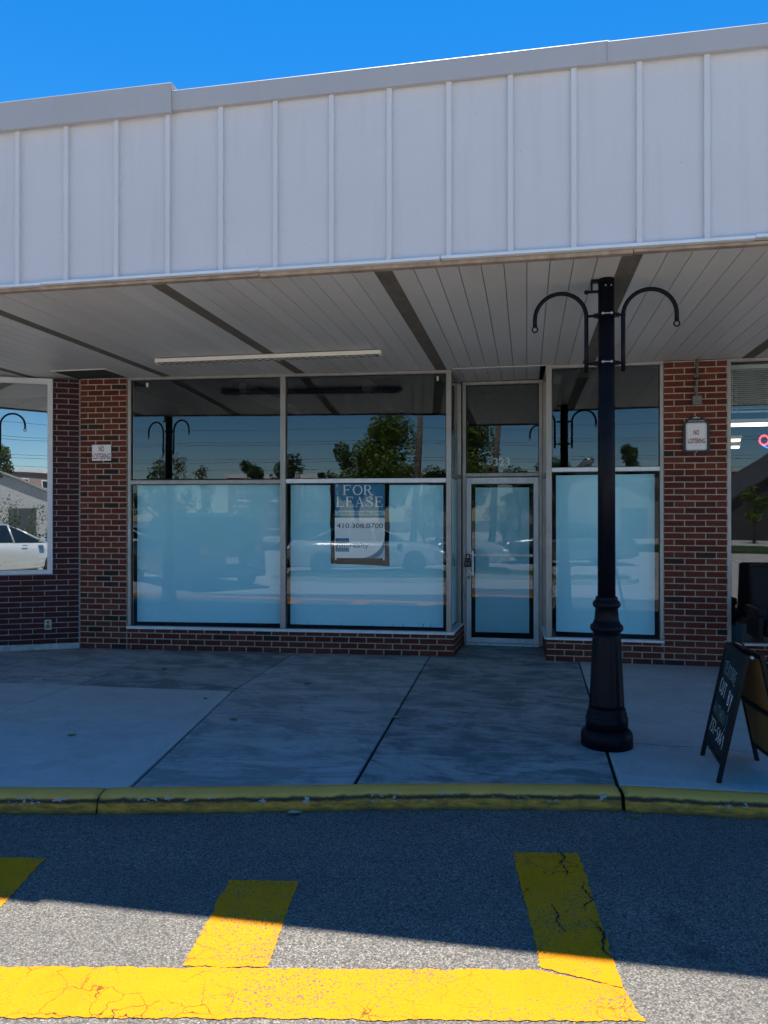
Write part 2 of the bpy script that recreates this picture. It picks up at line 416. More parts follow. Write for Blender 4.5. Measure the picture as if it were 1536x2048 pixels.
# ------------------------------------------------------------------ ground, pavement, kerb, road markings
ZR = -0.10
bx('road', M['asphalt'], None, -150, 150, -170, 14, ZR - .3, ZR, kind='structure')
bx('lot_bounce_sheet', concrete_mat('pale_bounce_surface', (.54, .52, .49), (.40, .385, .36), .4, False), None, -60, 60, -60, -7.3, ZR - .1, ZR + .004, kind='structure')  # pale sheet added over the asphalt lot, bounces sun onto the shopfront
KB = [(-14, -6.9), (-9, -5.72), (-6, -5.08), (-4.5, -4.77), (-3.064, -4.474), (-2.44, -4.36), (-1.904, -4.243), (-1.35, -4.115), (-.841, -3.989), (-.35, -3.885), (.137, -3.802), (.533, -3.752), (.95, -3.73), (1.372, -3.715), (2.2, -3.69), (3.5, -3.66), (9, -3.6)]
def kby(x):
    for (a, b), (c, d) in zip(KB, KB[1:]):
        if a <= x <= c: return b + (d - b) * (x - a) / (c - a)
    return KB[-1][1]
sw = MB().prism([(x, y + .01) for x, y in KB] + [(9, 1.2), (-14, 1.2)], -.09, -.025).build('sidewalk', M['joint'], None, kind='structure')
def slab(poly, mat, dz=0.0):
    bm = bmesh.new(); n = len(poly)
    top = [bm.verts.new((x, y, dz)) for x, y in poly]; bot = [bm.verts.new((x, y, -.02)) for x, y in poly]
    bm.faces.new(top); [bm.faces.new((top[i], bot[i], bot[(i + 1) % n], top[(i + 1) % n])) for i in range(n)]
    bm.normal_update()
    me = bpy.data.meshes.new('slab'); bm.to_mesh(me); bm.free(); me.materials.append(mat)
    return link('slab', me, sw, bevel=.006)
def front(x0, x1):
    xs = [x0] + [x for x, _ in KB if x0 < x < x1] + [x1]
    return [(x, kby(x)) for x in xs]
g = .006
A_ = lambda y: -2.638 + (y + 1.96) * (-.142 if y < -1.96 else -.011)     # joint left of centre
B_ = lambda y: -1.082 + (y + .04) * -.0171
C_ = lambda y: .559 + (y + .1) * .008
Z_ = lambda y: -4.15 + (y + .25) * .022
H_ = lambda x: -1.96 - (x + 2.638) * -.041
def strip(j0, j1, mat, y0=None, y1=.0, dz=0.0):
    """a slab between two joints, from the kerb (y0 None) or a cross joint to the wall"""
    if y0 is None:
        xa, xb = j0(kby(j0(-4.1))) + g * 2, j1(kby(j1(-4.0))) - g * 2
        fr = front(xa, xb)
    else: fr = [(j0(y0(j0(-1.9))) + g, y0(j0(-1.9)) + g), (j1(y0(j1(-1.9))) - g, y0(j1(-1.9)) + g)]
    if y0 is None and j0 is A_: pass
    if callable(y1): bk = [(j1(y1(j1(-1.9))) - g, y1(j1(-1.9)) - g), (j0(y1(j0(-1.9))) + g, y1(j0(-1.9)) - g)]
    else: bk = [(j1(y1) - g, y1), (j0(y1) + g, y1)]
    if j0 is A_: bk = bk + [(A_(-1.96) + g, -1.96)]
    return slab(fr + bk, mat, dz)
FL = lambda y: -7.2; FL2 = lambda y: -10.5; FR_ = lambda y: 2.95; FR2 = lambda y: 5.5
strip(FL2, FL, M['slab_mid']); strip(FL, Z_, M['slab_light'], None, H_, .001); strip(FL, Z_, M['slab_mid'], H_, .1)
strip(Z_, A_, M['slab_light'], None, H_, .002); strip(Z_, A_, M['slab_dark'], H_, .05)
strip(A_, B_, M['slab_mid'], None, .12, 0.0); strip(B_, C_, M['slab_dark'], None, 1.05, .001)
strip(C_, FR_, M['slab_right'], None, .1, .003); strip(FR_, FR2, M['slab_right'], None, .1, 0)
# hairline crack and tooled line in the right slab
for nm, pts, w in (('crack', [(.62, -2.93), (.82, -2.90), (.98, -2.93), (1.2, -2.91), (1.45, -2.96), (1.8, -2.94), (2.3, -2.99)], .010), ('tooled_line', [(.60, -2.36), (1.2, -2.40), (1.9, -2.43), (2.7, -2.48)], .006)):
    mb = MB()
    pts = [(x + .3 * (b[0] - x) * t, y + (b[1] - y) * t) for (x, y), b in zip(pts, pts[1:]) for t in (0,)] + [pts[-1]]
    fine = []
    for (a, b), (c, d) in zip(pts, pts[1:]):
        for t in range(8): fine.append((a + (c - a) * t / 8, b + (d - b) * t / 8 + rnd.uniform(-.006, .006)))
    n = len(fine); ww = [w * rnd.uniform(.3, 1) for _ in fine]
    mb.add([(x, y - q / 2, .0045) for (x, y), q in zip(fine, ww)] + [(x, y + q / 2, .0045) for (x, y), q in zip(fine, ww)], [(i, i + 1, n + i + 1, n + i) for i in range(n - 1)])
    mb.build(nm, M['joint'] if nm == 'crack' else M['ledge'], sw)

kerb = thing('kerb', loc=(0, 0, 0), kind='structure')
PROF = [(0.0, -.001), (.05, .000), (.10, -.003), (.122, -.010), (.136, -.024), (.143, -.042), (.150, -.070), (.160, -.115), (.160, -.20), (0, -.20)]
def kerb_seg(x0, x1):
    n = max(6, int((x1 - x0) / .035)); mb = MB(); vs = []; fs = []
    for i in range(n + 1):
        x = x0 + (x1 - x0) * i / n; y = kby(x); e = .05
        t = Vector((2 * e, kby(x + e) - kby(x - e))).normalized(); nr = Vector((t.y, -t.x))
        endf = min(i, n - i); pin = .006 if endf == 0 else 0
        for k, (d, z) in enumerate(PROF):
            j = .0022 * math.sin(x * 37 + k * 2.1) + rnd.uniform(-.0022, .0022) if 1 < k < 8 else 0
            dd = d - pin if k < 9 else d
            vs.append((x + nr.x * (dd + j), y + nr.y * (dd + j), z - pin * (k < 8) + j * .6))
    m = len(PROF)
    for i in range(n):
        for k in range(m): fs.append((i * m + k, i * m + (k + 1) % m, (i + 1) * m + (k + 1) % m, (i + 1) * m + k))
    fs += [tuple(range(m)), tuple(reversed(range(n * m, n * m + m)))]
    mb.add(vs, [tuple(reversed(f)) for f in fs], 0, False)
    mb.sm = [True] * len(mb.f)
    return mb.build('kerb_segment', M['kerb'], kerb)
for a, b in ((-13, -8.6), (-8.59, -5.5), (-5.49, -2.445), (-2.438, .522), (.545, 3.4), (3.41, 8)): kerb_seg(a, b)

ZM = ZR + .003
mk = thing('road_marking', kind='structure')
def stripe(poly, jit=.006):
    pts = []
    n = len(poly)
    for i in range(n):
        a, b = Vector(poly[i]), Vector(poly[(i + 1) % n]); L = (b - a).length; k = max(2, int(L / .012)); nn = Vector((-(b - a).y, (b - a).x)).normalized()
        w = 0
        for j in range(k):
            w = .6 * w + rnd.uniform(-jit, jit) * .8
            p = a.lerp(b, j / k) + (nn * w if 0 < j else Vector((0, 0)))
            pts.append((p.x, p.y))
    bm = bmesh.new(); f = bm.faces.new([bm.verts.new((x, y, ZM)) for x, y in pts]); bm.normal_update()
    if f.normal.z < 0: f.normal_flip()
    bmesh.ops.triangulate(bm, faces=bm.faces[:])
    me = bpy.data.meshes.new('stripe'); bm.to_mesh(me); bm.free(); me.materials.append(M['marking'])
    return link('stripe', me, mk)
for pts in ([(.18, -4.43), (.155, -4.49), (.185, -4.55), (.165, -4.63), (.19, -4.70), (.172, -4.77)], [(.262, -4.80), (.248, -4.86), (.276, -4.92), (.286, -4.965), (.245, -5.01), (.25, -5.06)], [(.10, -5.02), (.13, -5.10), (.12, -5.17), (.16, -5.25)], [(.26, -5.12), (.31, -5.22), (.29, -5.33), (.34, -5.42)]):
    fine = []
    for (a, b), (c, d) in zip(pts, pts[1:]):
        for t in range(6): fine.append((a + (c - a) * t / 6 + rnd.uniform(-.005, .005), b + (d - b) * t / 6))
    n = len(fine); ww = [.011 * rnd.uniform(.35, 1.2) * min(1, .3 + 3 * min(i, n - i) / n) for i in range(n)]
    MB().add([(x + q_ / 2, y, ZM + .002) for (x, y), q_ in zip(fine, ww)] + [(x - q_ / 2, y, ZM + .002) for (x, y), q_ in zip(fine, ww)], [(i, n + i, n + i + 1, i + 1) for i in range(n - 1)]).build('crack', M['joint'], mk)
def rz_(x, y):  # the marks were measured for a road 14 cm below; drop them onto it
    return (x * 1.71 / 1.75, -8.378 + (y + 8.378) * 1.71 / 1.75)
stripe([rz_(*p) for p in [(-8, -7.23), (-1.804, -6.079), (.401, -5.680), (.352, -5.512), (.056, -5.452), (-2.006, -5.822), (-8, -6.94)]])
stripe([rz_(*p) for p in [(-1.311, -5.684), (-.985, -5.630), (-1.071, -4.960), (-1.398, -5.008)]])
stripe([rz_(*p) for p in [(.056, -5.437), (.348, -5.503), (.258, -4.406), (-.073, -4.458)]])
stripe([rz_(*p) for p in [(-2.55, -5.905), (-2.22, -5.845), (-2.40, -4.974), (-2.72, -5.02)]])
stripe([rz_(*p) for p in [(-3.85, -6.135), (-3.53, -6.08), (-3.72, -5.20), (-4.04, -5.25)]])

# ------------------------------------------------------------------ brickwork
brick_cache = {}
def brick_mesh(L, H, mat):
    key = (round(L * 200), round(H * 500), mat.name, rnd.randrange(3))
    if key in brick_cache: return brick_cache[key]
    L = round(L * 200) / 200; j = lambda a=.0016: rnd.uniform(-a, a); c = .004; D = .06
    v = [(-L / 2 + j(), c, -H / 2 + j()), (L / 2 + j(), c, -H / 2 + j()), (L / 2 + j(), c, H / 2 + j()), (-L / 2 + j(), c, H / 2 + j())]
    v = v + [(x * (1 - 2 * c / L), 0 + abs(j(.001)), z * (1 - 2 * c / H)) for x, y, z in v] + [(x, D, z) for x, y, z in v]
    f = [(4, 5, 6, 7), (0, 1, 5, 4), (1, 2, 6, 5), (2, 3, 7, 6), (3, 0, 4, 7), (0, 8, 9, 1), (1, 9, 10, 2), (2, 10, 11, 3), (3, 11, 8, 0)]
    me = MB().add(v, f).mesh('brick', mat); brick_cache[key] = me; return me
def lay(root, O, ang, s0, s1, z0, z1, mod, hc, gap, mat, phase=0.0, skip=(), zoff=0.0):
    """bricks in running bond on a face that starts at O and runs along ang; course lines are counted from zoff"""
    base = root.location; c, s = math.cos(ang), math.sin(ang)
    k0 = int(math.floor((z0 - zoff) / hc + .01)); k = k0
    while True:
        za = zoff + k * hc; zb = za + hc - gap
        if za >= z1 - .012: break
        a_, b_ = max(za, z0), min(zb, z1)
        if b_ - a_ > .015:
            x = s0 - mod + (phase + (mod / 2 if k % 2 else 0)) % mod
            while x < s1:
                p, q = max(x, s0), min(x + mod - gap, s1)
                segs = [(p, q)]
                for (u0, u1, w0, w1) in skip:
                    if b_ > w0 and a_ < w1:
                        new = []
                        for (p2, q2) in segs:
                            if q2 <= u0 or p2 >= u1: new.append((p2, q2)); continue
                            if p2 < u0: new.append((p2, u0))
                            if q2 > u1: new.append((u1, q2))
                        segs = new
                for (p2, q2) in segs:
                    if q2 - p2 < .02: continue
                    m_ = (p2 + q2) / 2; zz = (a_ + b_) / 2
                    o = link('brick', brick_mesh(q2 - p2, b_ - a_, mat), root,
                             (O[0] + c * m_ - base[0] + s * rnd.uniform(-.001, .0015), O[1] + s * m_ - base[1] - c * rnd.uniform(-.0015, .0015), zz - base[2]),
                             (rnd.uniform(-.004, .004), rnd.uniform(-.006, .006), ang + rnd.uniform(-.004, .004)))
                x += mod
        k += 1
def mortar(root, O, ang, rects, mat, d0=.0055, d1=.13):
    for (s0, s1, z0, z1) in rects:
        MB().box(s0, s1, d0, d1, z0, z1).build('mortar', mat, root, (O[0] - root.location[0], O[1] - root.location[1], -root.location[2]), (0, 0, ang))

LBo, LBa = (-5.30, -.232), R(3.87)
RBo = (.208, .02)
LWo, LWa = (-5.30, -.232), R(25.6)
ZS = 3.26
def lbp(s, n=0.0): return (LBo[0] + s * math.cos(LBa) - n * math.sin(LBa), LBo[1] + s * math.sin(LBa) + n * math.cos(LBa))

# left: pier, low wall under the large window, return into the door recess
bw = thing('brick_wall', 'red brick pier beside the large papered window and the low brick wall under it', 'wall', (LBo[0], LBo[1], 0), group='brick walls of the shopfront')
lay(bw, LBo, LBa, .004, .592, .0, 3.25, .1985, .0677, .0115, M['brick'], .0)
lay(bw, LBo, LBa, .600, 4.498, .0, .245, .2035, .0677, .0115, M['brick'], .05)
mortar(bw, LBo, LBa, [(.002, .594, 0, 3.25), (.594, 4.492, 0, .243)], M['mortar'])
RLo, RLa = lbp(4.50), R(86.6)
lay(bw, RLo, RLa, .0, .80, .0, .245, .2035, .0677, .0115, M['brick'], .1)
mortar(bw, RLo, RLa, [(.006, .80, 0, .243)], M['mortar'])
# right: return, low wall, pier, low wall of next shop
bw2 = thing('brick_wall', 'red brick pier holding the arched no loitering board, with low walls either side', 'wall', (RBo[0], RBo[1], 0), group='brick walls of the shopfront')
lay(bw2, (.188, .88), R(-88.7), .0, .855, .0, .235, .2035, .0677, .0115, M['brick'], .03)
mortar(bw2, (.188, .88), R(-88.7), [(.0, .85, 0, .233)], M['mortar'])
lay(bw2, RBo, 0, .0, 1.232, .0, .235, .2035, .0677, .0115, M['brick'], .1)
lay(bw2, RBo, 0, 1.238, 1.868, .0, 3.25, .212, .0677, .0115, M['brick'], .0)
lay(bw2, RBo, 0, 1.876, 3.4, .0, .235, .2035, .0677, .0115, M['brick'], .06)
mortar(bw2, RBo, 0, [(.006, 1.236, 0, .233), (1.236, 1.870, 0, 3.25), (1.870, 3.4, 0, .232)], M['mortar'])
# angled wall of the shop on the left
bw3 = thing('brick_wall', 'dark maroon brick wall set at an angle around the white framed window', 'wall', (LWo[0], LWo[1], 0))
lay(bw3, LWo, LWa, -1.75, -.012, .068, 3.24, .262, .064, .008, M['brick_dark'], .05, skip=((-9, -.303, .897, 9),))
mortar(bw3, LWo, LWa, [(-2.6, -.303, .03, .897), (-.303, -.004, .03, 3.24)], M['mortar_dark'], .004)
MB().box(-2.6, -.006, -.012, .10, -.02, .066).build('base_ledge', M['ledge'], bw3, (0, 0, 0), (0, 0, LWa), bevel=.005)
MB().box(-.012, .004, -.004, .05, 0, 3.24).build('caulk_joint', M['mortar_dark'], bw3, (0, 0, 0), (0, 0, LWa))

# ------------------------------------------------------------------ canopy, soffit
YF = -3.553
can = thing('canopy', 'long pale metal shopfront canopy with vertical battens above the pavement', 'canopy', (0, YF, 0))
BX0, BS = -3.6335, .3925
for i in range(-11, 22):
    xa = BX0 + i * BS
    o = bx('fascia_panel', M['fascia'], can, xa + .002, xa + BS - .002, 0, .03, 3.272, 4.42)
    o.location.y = rnd.uniform(-.001, .001); o.rotation_euler = (rnd.uniform(-.0012, .0012), 0, rnd.uniform(-.002, .002))
    zb = 3.285 if rnd.random() < .85 else 3.277
    bx('batten', M['batten'], can, xa - .017, xa + .017, -.024, .012, zb, 4.425, bevel=.003)
def cope(x0, x1, z0, z1, out):
    mb = MB(); a = [(out, z0), (out, z1 - .006), (out + .006, z1), (.30, z1 + .012), (.30, z1 - .02), (out + .03, z1 - .02), (out + .03, z0)]
    n = len(a); vs = [(x0, y, z) for y, z in a] + [(x1, y, z) for y, z in a]
    mb.add(vs, [tuple(reversed(range(n))), tuple(range(n, 2 * n))] + [(i, (i + 1) % n, (i + 1) % n + n, i + n) for i in range(n)])
    return mb.build('coping', M['coping'], can)
cope(-8.2, -2.412, 4.393, 4.600, -.058); cope(-2.416, .500, 4.409, 4.550, -.045); cope(.494, 5.2, 4.405, 4.540, -.052)
for a, b, dz in ((-8.2, -3.43, 0), (-3.43, -1.78, .004), (-1.78, -.55, 0), (-.545, 1.35, .002), (1.35, 5.2, .008)):
    bx('drip_edge', M['drip'], can, a, b - .003, -.034, .035, 3.262 + dz, 3.282 + dz, bevel=.002)
for a, b, dz in ((-8.2, -1.80, 0), (-1.795, .65, -.006), (.655, 5.2, 0)):
    bx('wood_trim', M['wood_trim'], can, a, b, .008, .06, 3.242 + dz, 3.2605, bevel=.002)
bx('roof_deck', M['coping'], can, -8.2, 5.2, .035, 16, 4.30, 4.40)
bx('end_board', M['fascia'], can, -8.25, -8.2, .0, 16, 3.27, 4.5); bx('end_board', M['fascia'], can, 5.2, 5.25, .0, 16, 3.27, 4.5)

sof = thing('soffit', kind='structure', loc=(0, 0, ZS))
beams = [-9.12 + .0, -7.49, -5.86, -4.23, -2.60, -.958, .662, 2.29, 3.92]
BWID = .125
def soff_y(x): return .89 if -.83 < x < .2 else (.06 if x > -5.4 else 1.0)
for b0, b1 in zip(beams, beams[1:]):
    b = bx('soffit_beam', M['beam'], sof, b0 - BWID / 2 - .01, b0 + BWID / 2 + .01, YF + .06, .9 if -1.1 < b0 < .7 else .05 if b0 > -5 else 1, .006, .05)
    a0, a1 = b0 + BWID / 2, b1 - BWID / 2; n = 10; w = (a1 - a0) / n
    for i in range(n):
        xa = a0 + i * w + .0012; xb = a0 + (i + 1) * w - .0012; ye = soff_y((xa + xb) / 2)
        mb = MB(); y0 = YF + .062
        mb.add([(xa, y0, .008), (xa + .0025, y0, .0), (xb - .0025, y0, .0), (xb, y0, .008), (xa, ye, .008), (xa + .0025, ye, .0), (xb - .0025, ye, .0), (xb, ye, .008)],
               [(0, 4, 5, 1), (1, 5, 6, 2), (2, 6, 7, 3), (0, 1, 2, 3), (4, 7, 6, 5)])
        p = mb.build('plank', M['soffit'], sof, (0, 0, rnd.uniform(-.0012, .0012)), (rnd.uniform(-.0003, .0003), 0, 0))
        p.location.x = 0
bx('backing', M['joint'], sof, -9, 4.6, YF + .065, 1.0, .052, .07)
bx('edge_bead', M['soffit'], sof, -.815, .195, .025, .037, -.006, .004)

# ------------------------------------------------------------------ shop rooms behind the glass
room = thing('shop_room', kind='structure')
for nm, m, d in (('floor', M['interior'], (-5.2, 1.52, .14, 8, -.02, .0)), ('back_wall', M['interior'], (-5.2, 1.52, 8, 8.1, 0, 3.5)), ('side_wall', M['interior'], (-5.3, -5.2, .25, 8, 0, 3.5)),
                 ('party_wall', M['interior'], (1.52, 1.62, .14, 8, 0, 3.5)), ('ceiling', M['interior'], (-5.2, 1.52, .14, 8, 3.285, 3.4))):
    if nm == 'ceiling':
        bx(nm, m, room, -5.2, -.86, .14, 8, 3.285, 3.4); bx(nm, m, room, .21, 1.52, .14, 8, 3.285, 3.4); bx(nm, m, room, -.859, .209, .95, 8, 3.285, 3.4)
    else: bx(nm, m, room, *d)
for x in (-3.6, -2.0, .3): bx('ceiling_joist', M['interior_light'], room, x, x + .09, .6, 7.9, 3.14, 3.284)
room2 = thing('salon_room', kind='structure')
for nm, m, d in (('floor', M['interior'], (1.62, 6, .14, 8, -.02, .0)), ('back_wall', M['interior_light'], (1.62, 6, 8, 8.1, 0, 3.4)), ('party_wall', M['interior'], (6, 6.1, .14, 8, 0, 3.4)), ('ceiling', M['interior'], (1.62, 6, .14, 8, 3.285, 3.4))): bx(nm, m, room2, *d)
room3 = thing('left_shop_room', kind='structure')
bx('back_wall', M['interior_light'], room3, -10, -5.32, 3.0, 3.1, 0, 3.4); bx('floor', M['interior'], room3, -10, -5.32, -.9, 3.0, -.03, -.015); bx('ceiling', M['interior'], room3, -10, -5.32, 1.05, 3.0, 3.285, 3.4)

# ------------------------------------------------------------------ shop windows
def pane(root, s0, s1, z0, z1, n=.045, mat='glass', t=.006):
    if mat == 'glass' and z0 < 1 and z1 < 2.5: mat = 'glass_low'
    mb = MB().box(s0, s1, n, n + t, z0, z1, 1); mb.mi[2] = 0
    return mb.build('pane', [M[mat], M['glass_edge']], root)
def bead(root, s0, s1, z0, z1, n=.040):      # dark gasket round a pane
    mb = MB(); w = .007
    mb.box(s0, s1, n, n + .02, z0, z0 + w).box(s0, s1, n, n + .02, z1 - w, z1).box(s0, s0 + w, n, n + .02, z0 + w, z1 - w).box(s1 - w, s1, n, n + .02, z0 + w, z1 - w)
    return mb.build('gasket', M['seal'], root)
w1 = thing('shop_window', 'large two bay aluminium shop window, pale blue paper behind its lower panes', 'window', (LBo[0], LBo[1], 0), LBa)
A = M['alu']
bx('jamb', A, w1, .598, .637, .012, .10, .278, 3.222, bevel=.003)
bx('mullion', A, w1, 2.479, 2.541, -.004, .10, .278, 3.222, bevel=.004)
bx('corner_post', A, w1, 4.412, 4.468, -.006, .055, .278, 3.222, bevel=.004)
bx('head', A, w1, .598, 4.470, .010, .10, 3.223, 3.2575, bevel=.003)
bx('sill', M['alu_bright'], w1, .598, 4.505, -.022, .11, .246, .277, bevel=.004)
bx('transom', A, w1, .638, 2.478, .004, .09, 1.972, 2.020, bevel=.004)
bx('transom', M['alu_bright'], w1, 2.542, 4.411, .002, .09, 1.976, 2.026, bevel=.004)
for s0, s1 in ((.638, 2.478), (2.542, 4.411)):
    for z0, z1 in ((.279, 1.971), (2.027, 3.222)):
        pane(w1, s0 + .004, s1 - .004, z0 + .002, z1 - .002); bead(w1, s0, s1, z0, z1)
for s in (.80, 4.30): bx('hook_clip', M['white_paint'], w1, s, s + .022, .075, .10, 3.15, 3.20)

w2 = thing('side_window', 'narrow side window on the lockbox side of the door recess', 'window', (RLo[0] - .028, RLo[1] - .01, 0), RLa, group='glass returns of the door recess')
for root, L_ in ((w2, .80),):
    bx('corner_post', A, root, .012, .05, .004, .05, .25, 3.22, bevel=.003); bx('jamb', A, root, L_ - .03, L_, .004, .05, .25, 3.22, bevel=.003)
    bx('head', A, root, .012, L_, .004, .05, 3.222, 3.255); bx('sill', M['alu_bright'], root, .02, L_, -.02, .06, .247, .27); bx('transom', A, root, .051, L_ - .031, .004, .05, 2.05, 2.09)
    pane(root, .05, L_ - .03, .272, 2.048, .025); pane(root, .05, L_ - .03, 2.092, 3.22, .025)
w3 = thing('side_window', 'narrow side window by the hinges in the door recess', 'window', (.188, .88, 0), R(-88.7), group='glass returns of the door recess')
bx('jamb', A, w3, .0, .03, .004, .05, .24, 3.22, bevel=.003); bx('corner_post', A, w3, .80, .838, .004, .05, .24, 3.22, bevel=.003)
bx('head', A, w3, .0, .838, .004, .05, 3.222, 3.255); bx('sill', M['alu_bright'], w3, .0, .85, -.02, .06, .237, .26); bx('transom', A, w3, .031, .799, .004, .05, 2.05, 2.09)
pane(w3, .03, .80, .262, 2.048, .025); pane(w3, .03, .80, 2.092, 3.22, .025)

w4 = thing('shop_window', 'single narrow shop window between the door and the brick pier', 'window', (RBo[0], RBo[1], 0), 0)
bx('corner_post', A, w4, .0, .062, -.006, .055, .262, 3.222, bevel=.004); bx('jamb', A, w4, 1.196, 1.234, .010, .10, .262, 3.222, bevel=.003)
bx('head', A, w4, .0, 1.234, .008, .10, 3.223, 3.2575, bevel=.003); bx('sill', M['alu_bright'], w4, .0, 1.236, -.024, .11, .236, .261, bevel=.004)
bx('transom', M['alu_bright'], w4, .063, 1.195, .002, .09, 2.080, 2.126, bevel=.004)
for z0, z1 in ((.263, 2.079), (2.127, 3.222)): pane(w4, .066, 1.192, z0 + .002, z1 - .002); bead(w4, .063, 1.195, z0, z1)

w5 = thing('shop_window', 'salon window with a raised venetian blind beyond the brick pier', 'window', (RBo[0], RBo[1], 0), 0)
bx('jamb', A, w5, 1.872, 1.910, .010, .10, .262, 3.222, bevel=.003); bx('head', A, w5, 1.872, 3.4, .008, .10, 3.223, 3.2575, bevel=.003)
bx('sill', M['alu_bright'], w5, 1.874, 3.4, -.02, .11, .236, .261, bevel=.004); bx('jamb', A, w5, 3.36, 3.4, .010, .10, .262, 3.222)
pane(w5, 1.914, 3.356, .266, 3.220); bead(w5, 1.911, 3.359, .263, 3.222)

w6 = thing('shop_window', 'white framed window in the dark angled brick wall', 'window', (LWo[0], LWo[1], 0), LWa)
W = M['alu_white']
bx('jamb', W, w6, -.363, -.305, -.012, .08, .90, 3.235, bevel=.003); bx('sill', W, w6, -2.5, -.364, -.010, .08, .90, .952, bevel=.003); bx('head', W, w6, -2.5, -.364, -.010, .08, 3.168, 3.235, bevel=.003)
bx('jamb', W, w6, -2.56, -2.501, -.012, .08, .90, 3.235, bevel=.003)
_p6 = pane(w6, -2.498, -.366, .955, 3.166, .03, 'glass_white'); _p6.rotation_euler = (0, 0, R(.9)); bead(w6, -2.499, -.365, .953, 3.167, .025)
st = thing('window_sticker', 'black octagonal sticker with a pale letter Q on the white framed window', 'sticker', (LWo[0], LWo[1], 0), LWa)
oc = lambda r, cx, cz: [(cx + r * math.cos(R(22.5 + 45 * i)), cz + r * 1.05 * math.sin(R(22.5 + 45 * i))) for i in range(8)]
MB().slabxz(oc(.048, -.420, 1.005), .0275, .0285).build('rim', M['led'], st); MB().slabxz(oc(.045, -.420, 1.005), .0265, .0274).build('face', M['sign_dark'], st)
lettering('Q', -.455, -.425, .985, 1.035, .0260, M['led'], st); lettering('SECURITY', -.421, -.384, 1.002, 1.010, .0260, M['led'], st)

# papers taped behind the panes
def paper(root, poly, n, label, group='sheets of pale blue paper behind the glass'):
    o = MB().slabxz(poly, n, n + .0015).build('window_paper', M['paper'], None, root.location, root.rotation_euler, label=label, cat='paper', group=group); return o
def wav(a, b, k, amp):   # points along a hand cut edge
    return [(a[0] + (b[0] - a[0]) * i / k + (rnd.uniform(-amp, amp) if a[0] == b[0] else 0), a[1] + (b[1] - a[1]) * i / k + (rnd.uniform(-amp, amp) if a[1] == b[1] else 0)) for i in range(k)]
paper(w1, [(.672, .315), (2.448, .322), (2.450, 1.966), (.674, 1.972)], .115, 'pale blue paper sheet filling the lower pane beside the brick pier')
bot = [(2.572, .318)]
for s in (2.78, 2.95, 3.18, 3.55, 3.79, 3.91):
    bot += [(s - .003, .3165 - (s - 2.57) * .003), (s, .340 + rnd.uniform(0, .03)), (s + .003, .3165 - (s - 2.57) * .003)]
bot += [(4.13, .311), (4.145, .345), (4.165, .385), (4.151, .345), (4.137, .311), (4.22, .311), (4.225, .345), (4.229, .311), (4.372, .309)]
notch = wav((3.750, 1.010), (3.050, 1.032), 9, .004)
poly = bot + [(4.374, 1.950), (3.748, 1.954)] + wav((3.748, 1.90), (3.748, 1.05), 8, .006) + [(3.750, 1.008)] + [(s, z + .006 * math.sin(s * 21)) for s, z in [(3.60, 1.016), (3.45, 1.024), (3.30, 1.028), (3.15, 1.030)]] + [(3.058, 1.034)] + list(reversed(wav((3.052, 1.90), (3.052, 1.10), 8, .006))) + [(3.050, 1.955), (2.576, 1.960)]
paper(w1, poly, .115, 'pale blue paper sheet cut out around the lease poster')
paper(w4, [(.112, .308), (1.158, .300), (1.158, 2.052), (.112, 2.046)], .125, 'pale blue paper sheet in the narrow window behind the lamp post')
paper(w2, [(.06, .30), (.765, .30), (.765, 2.03), (.06, 2.03)], .06, 'pale blue paper in the recess side pane by the lockbox')
paper(w3, [(.04, .30), (.79, .30), (.79, 2.03), (.04, 2.03)], .06, 'pale blue paper in the recess side pane by the hinges')

# ------------------------------------------------------------------ door
dr = thing('shop_door', 'aluminium framed glass shop door numbered 323, in the recess', 'door', (-.785, .90, 0), 0)
D = M['alu_door']; D0 = .785
X = lambda x: x + D0
bx('jamb', A, dr, X(-.785), X(-.742), -.012, .08, .01, 3.215, bevel=.004); bx('jamb', A, dr, X(.148), X(.190), -.012, .08, .01, 3.215, bevel=.004)
bx('head', A, dr, X(-.785), X(.190), -.012, .08, 3.216, 3.255, bevel=.004); bx('transom_bar', A, dr, X(-.741), X(.147), -.014, .08, 2.078, 2.122, bevel=.004)
tp = pane(dr, X(-.735), X(.142), 2.128, 3.206, .03); bead(dr, X(-.740), X(.146), 2.123, 3.215, .022)
lettering('323', X(-.403), X(-.205), 2.212, 2.310, .0285, M['sign_white'], tp, 'numeral')
leaf = bx('door_leaf', D, dr, X(-.738), X(-.678), .0, .045, .030, 2.068, bevel=.004)     # lock stile
bx('hinge_stile', D, leaf, X(.082), X(.143), .0, .045, .030, 2.068, bevel=.004)
bx('top_rail', D, leaf, X(-.677), X(.081), .0, .045, 1.990, 2.068, bevel=.004); bx('bottom_rail', D, leaf, X(-.677), X(.081), .0, .045, .030, .088, bevel=.004)
pane(leaf, X(-.674), X(.078), .090, 1.988, .02); bead(leaf, X(-.677), X(.081), .088, 1.990, .012)
bx('push_bar', M['alu_bright'], leaf, X(-.677), X(.081), .048, .075, 1.09, 1.122, bevel=.004)
bx('pull_handle', M['alu_bright'], leaf, X(-.668), X(-.640), -.060, -.045, .855, 1.165, bevel=.004)
for z in (.88, 1.12): bx('handle_stem', M['steel'], leaf, X(-.700), X(-.640), -.046, .001, z, z + .022, bevel=.003)
MB().lathe([(.019, 0), (.019, .010), (.013, .011), (.013, .014)], 20).build('lock_cylinder', M['steel'], leaf, (X(-.708), -.001, .828), (R(90), 0, 0))
bx('latch_guard', M['steel'], leaf, X(-.722), X(-.690), -.012, .0, .895, .920, bevel=.003)
for z in (1.832, .292): MB().box(-.013, .013, -.02, -.002, z, z + .108).build('hinge', M['alu'], dr, (X(.146), 0, 0), bevel=.003)
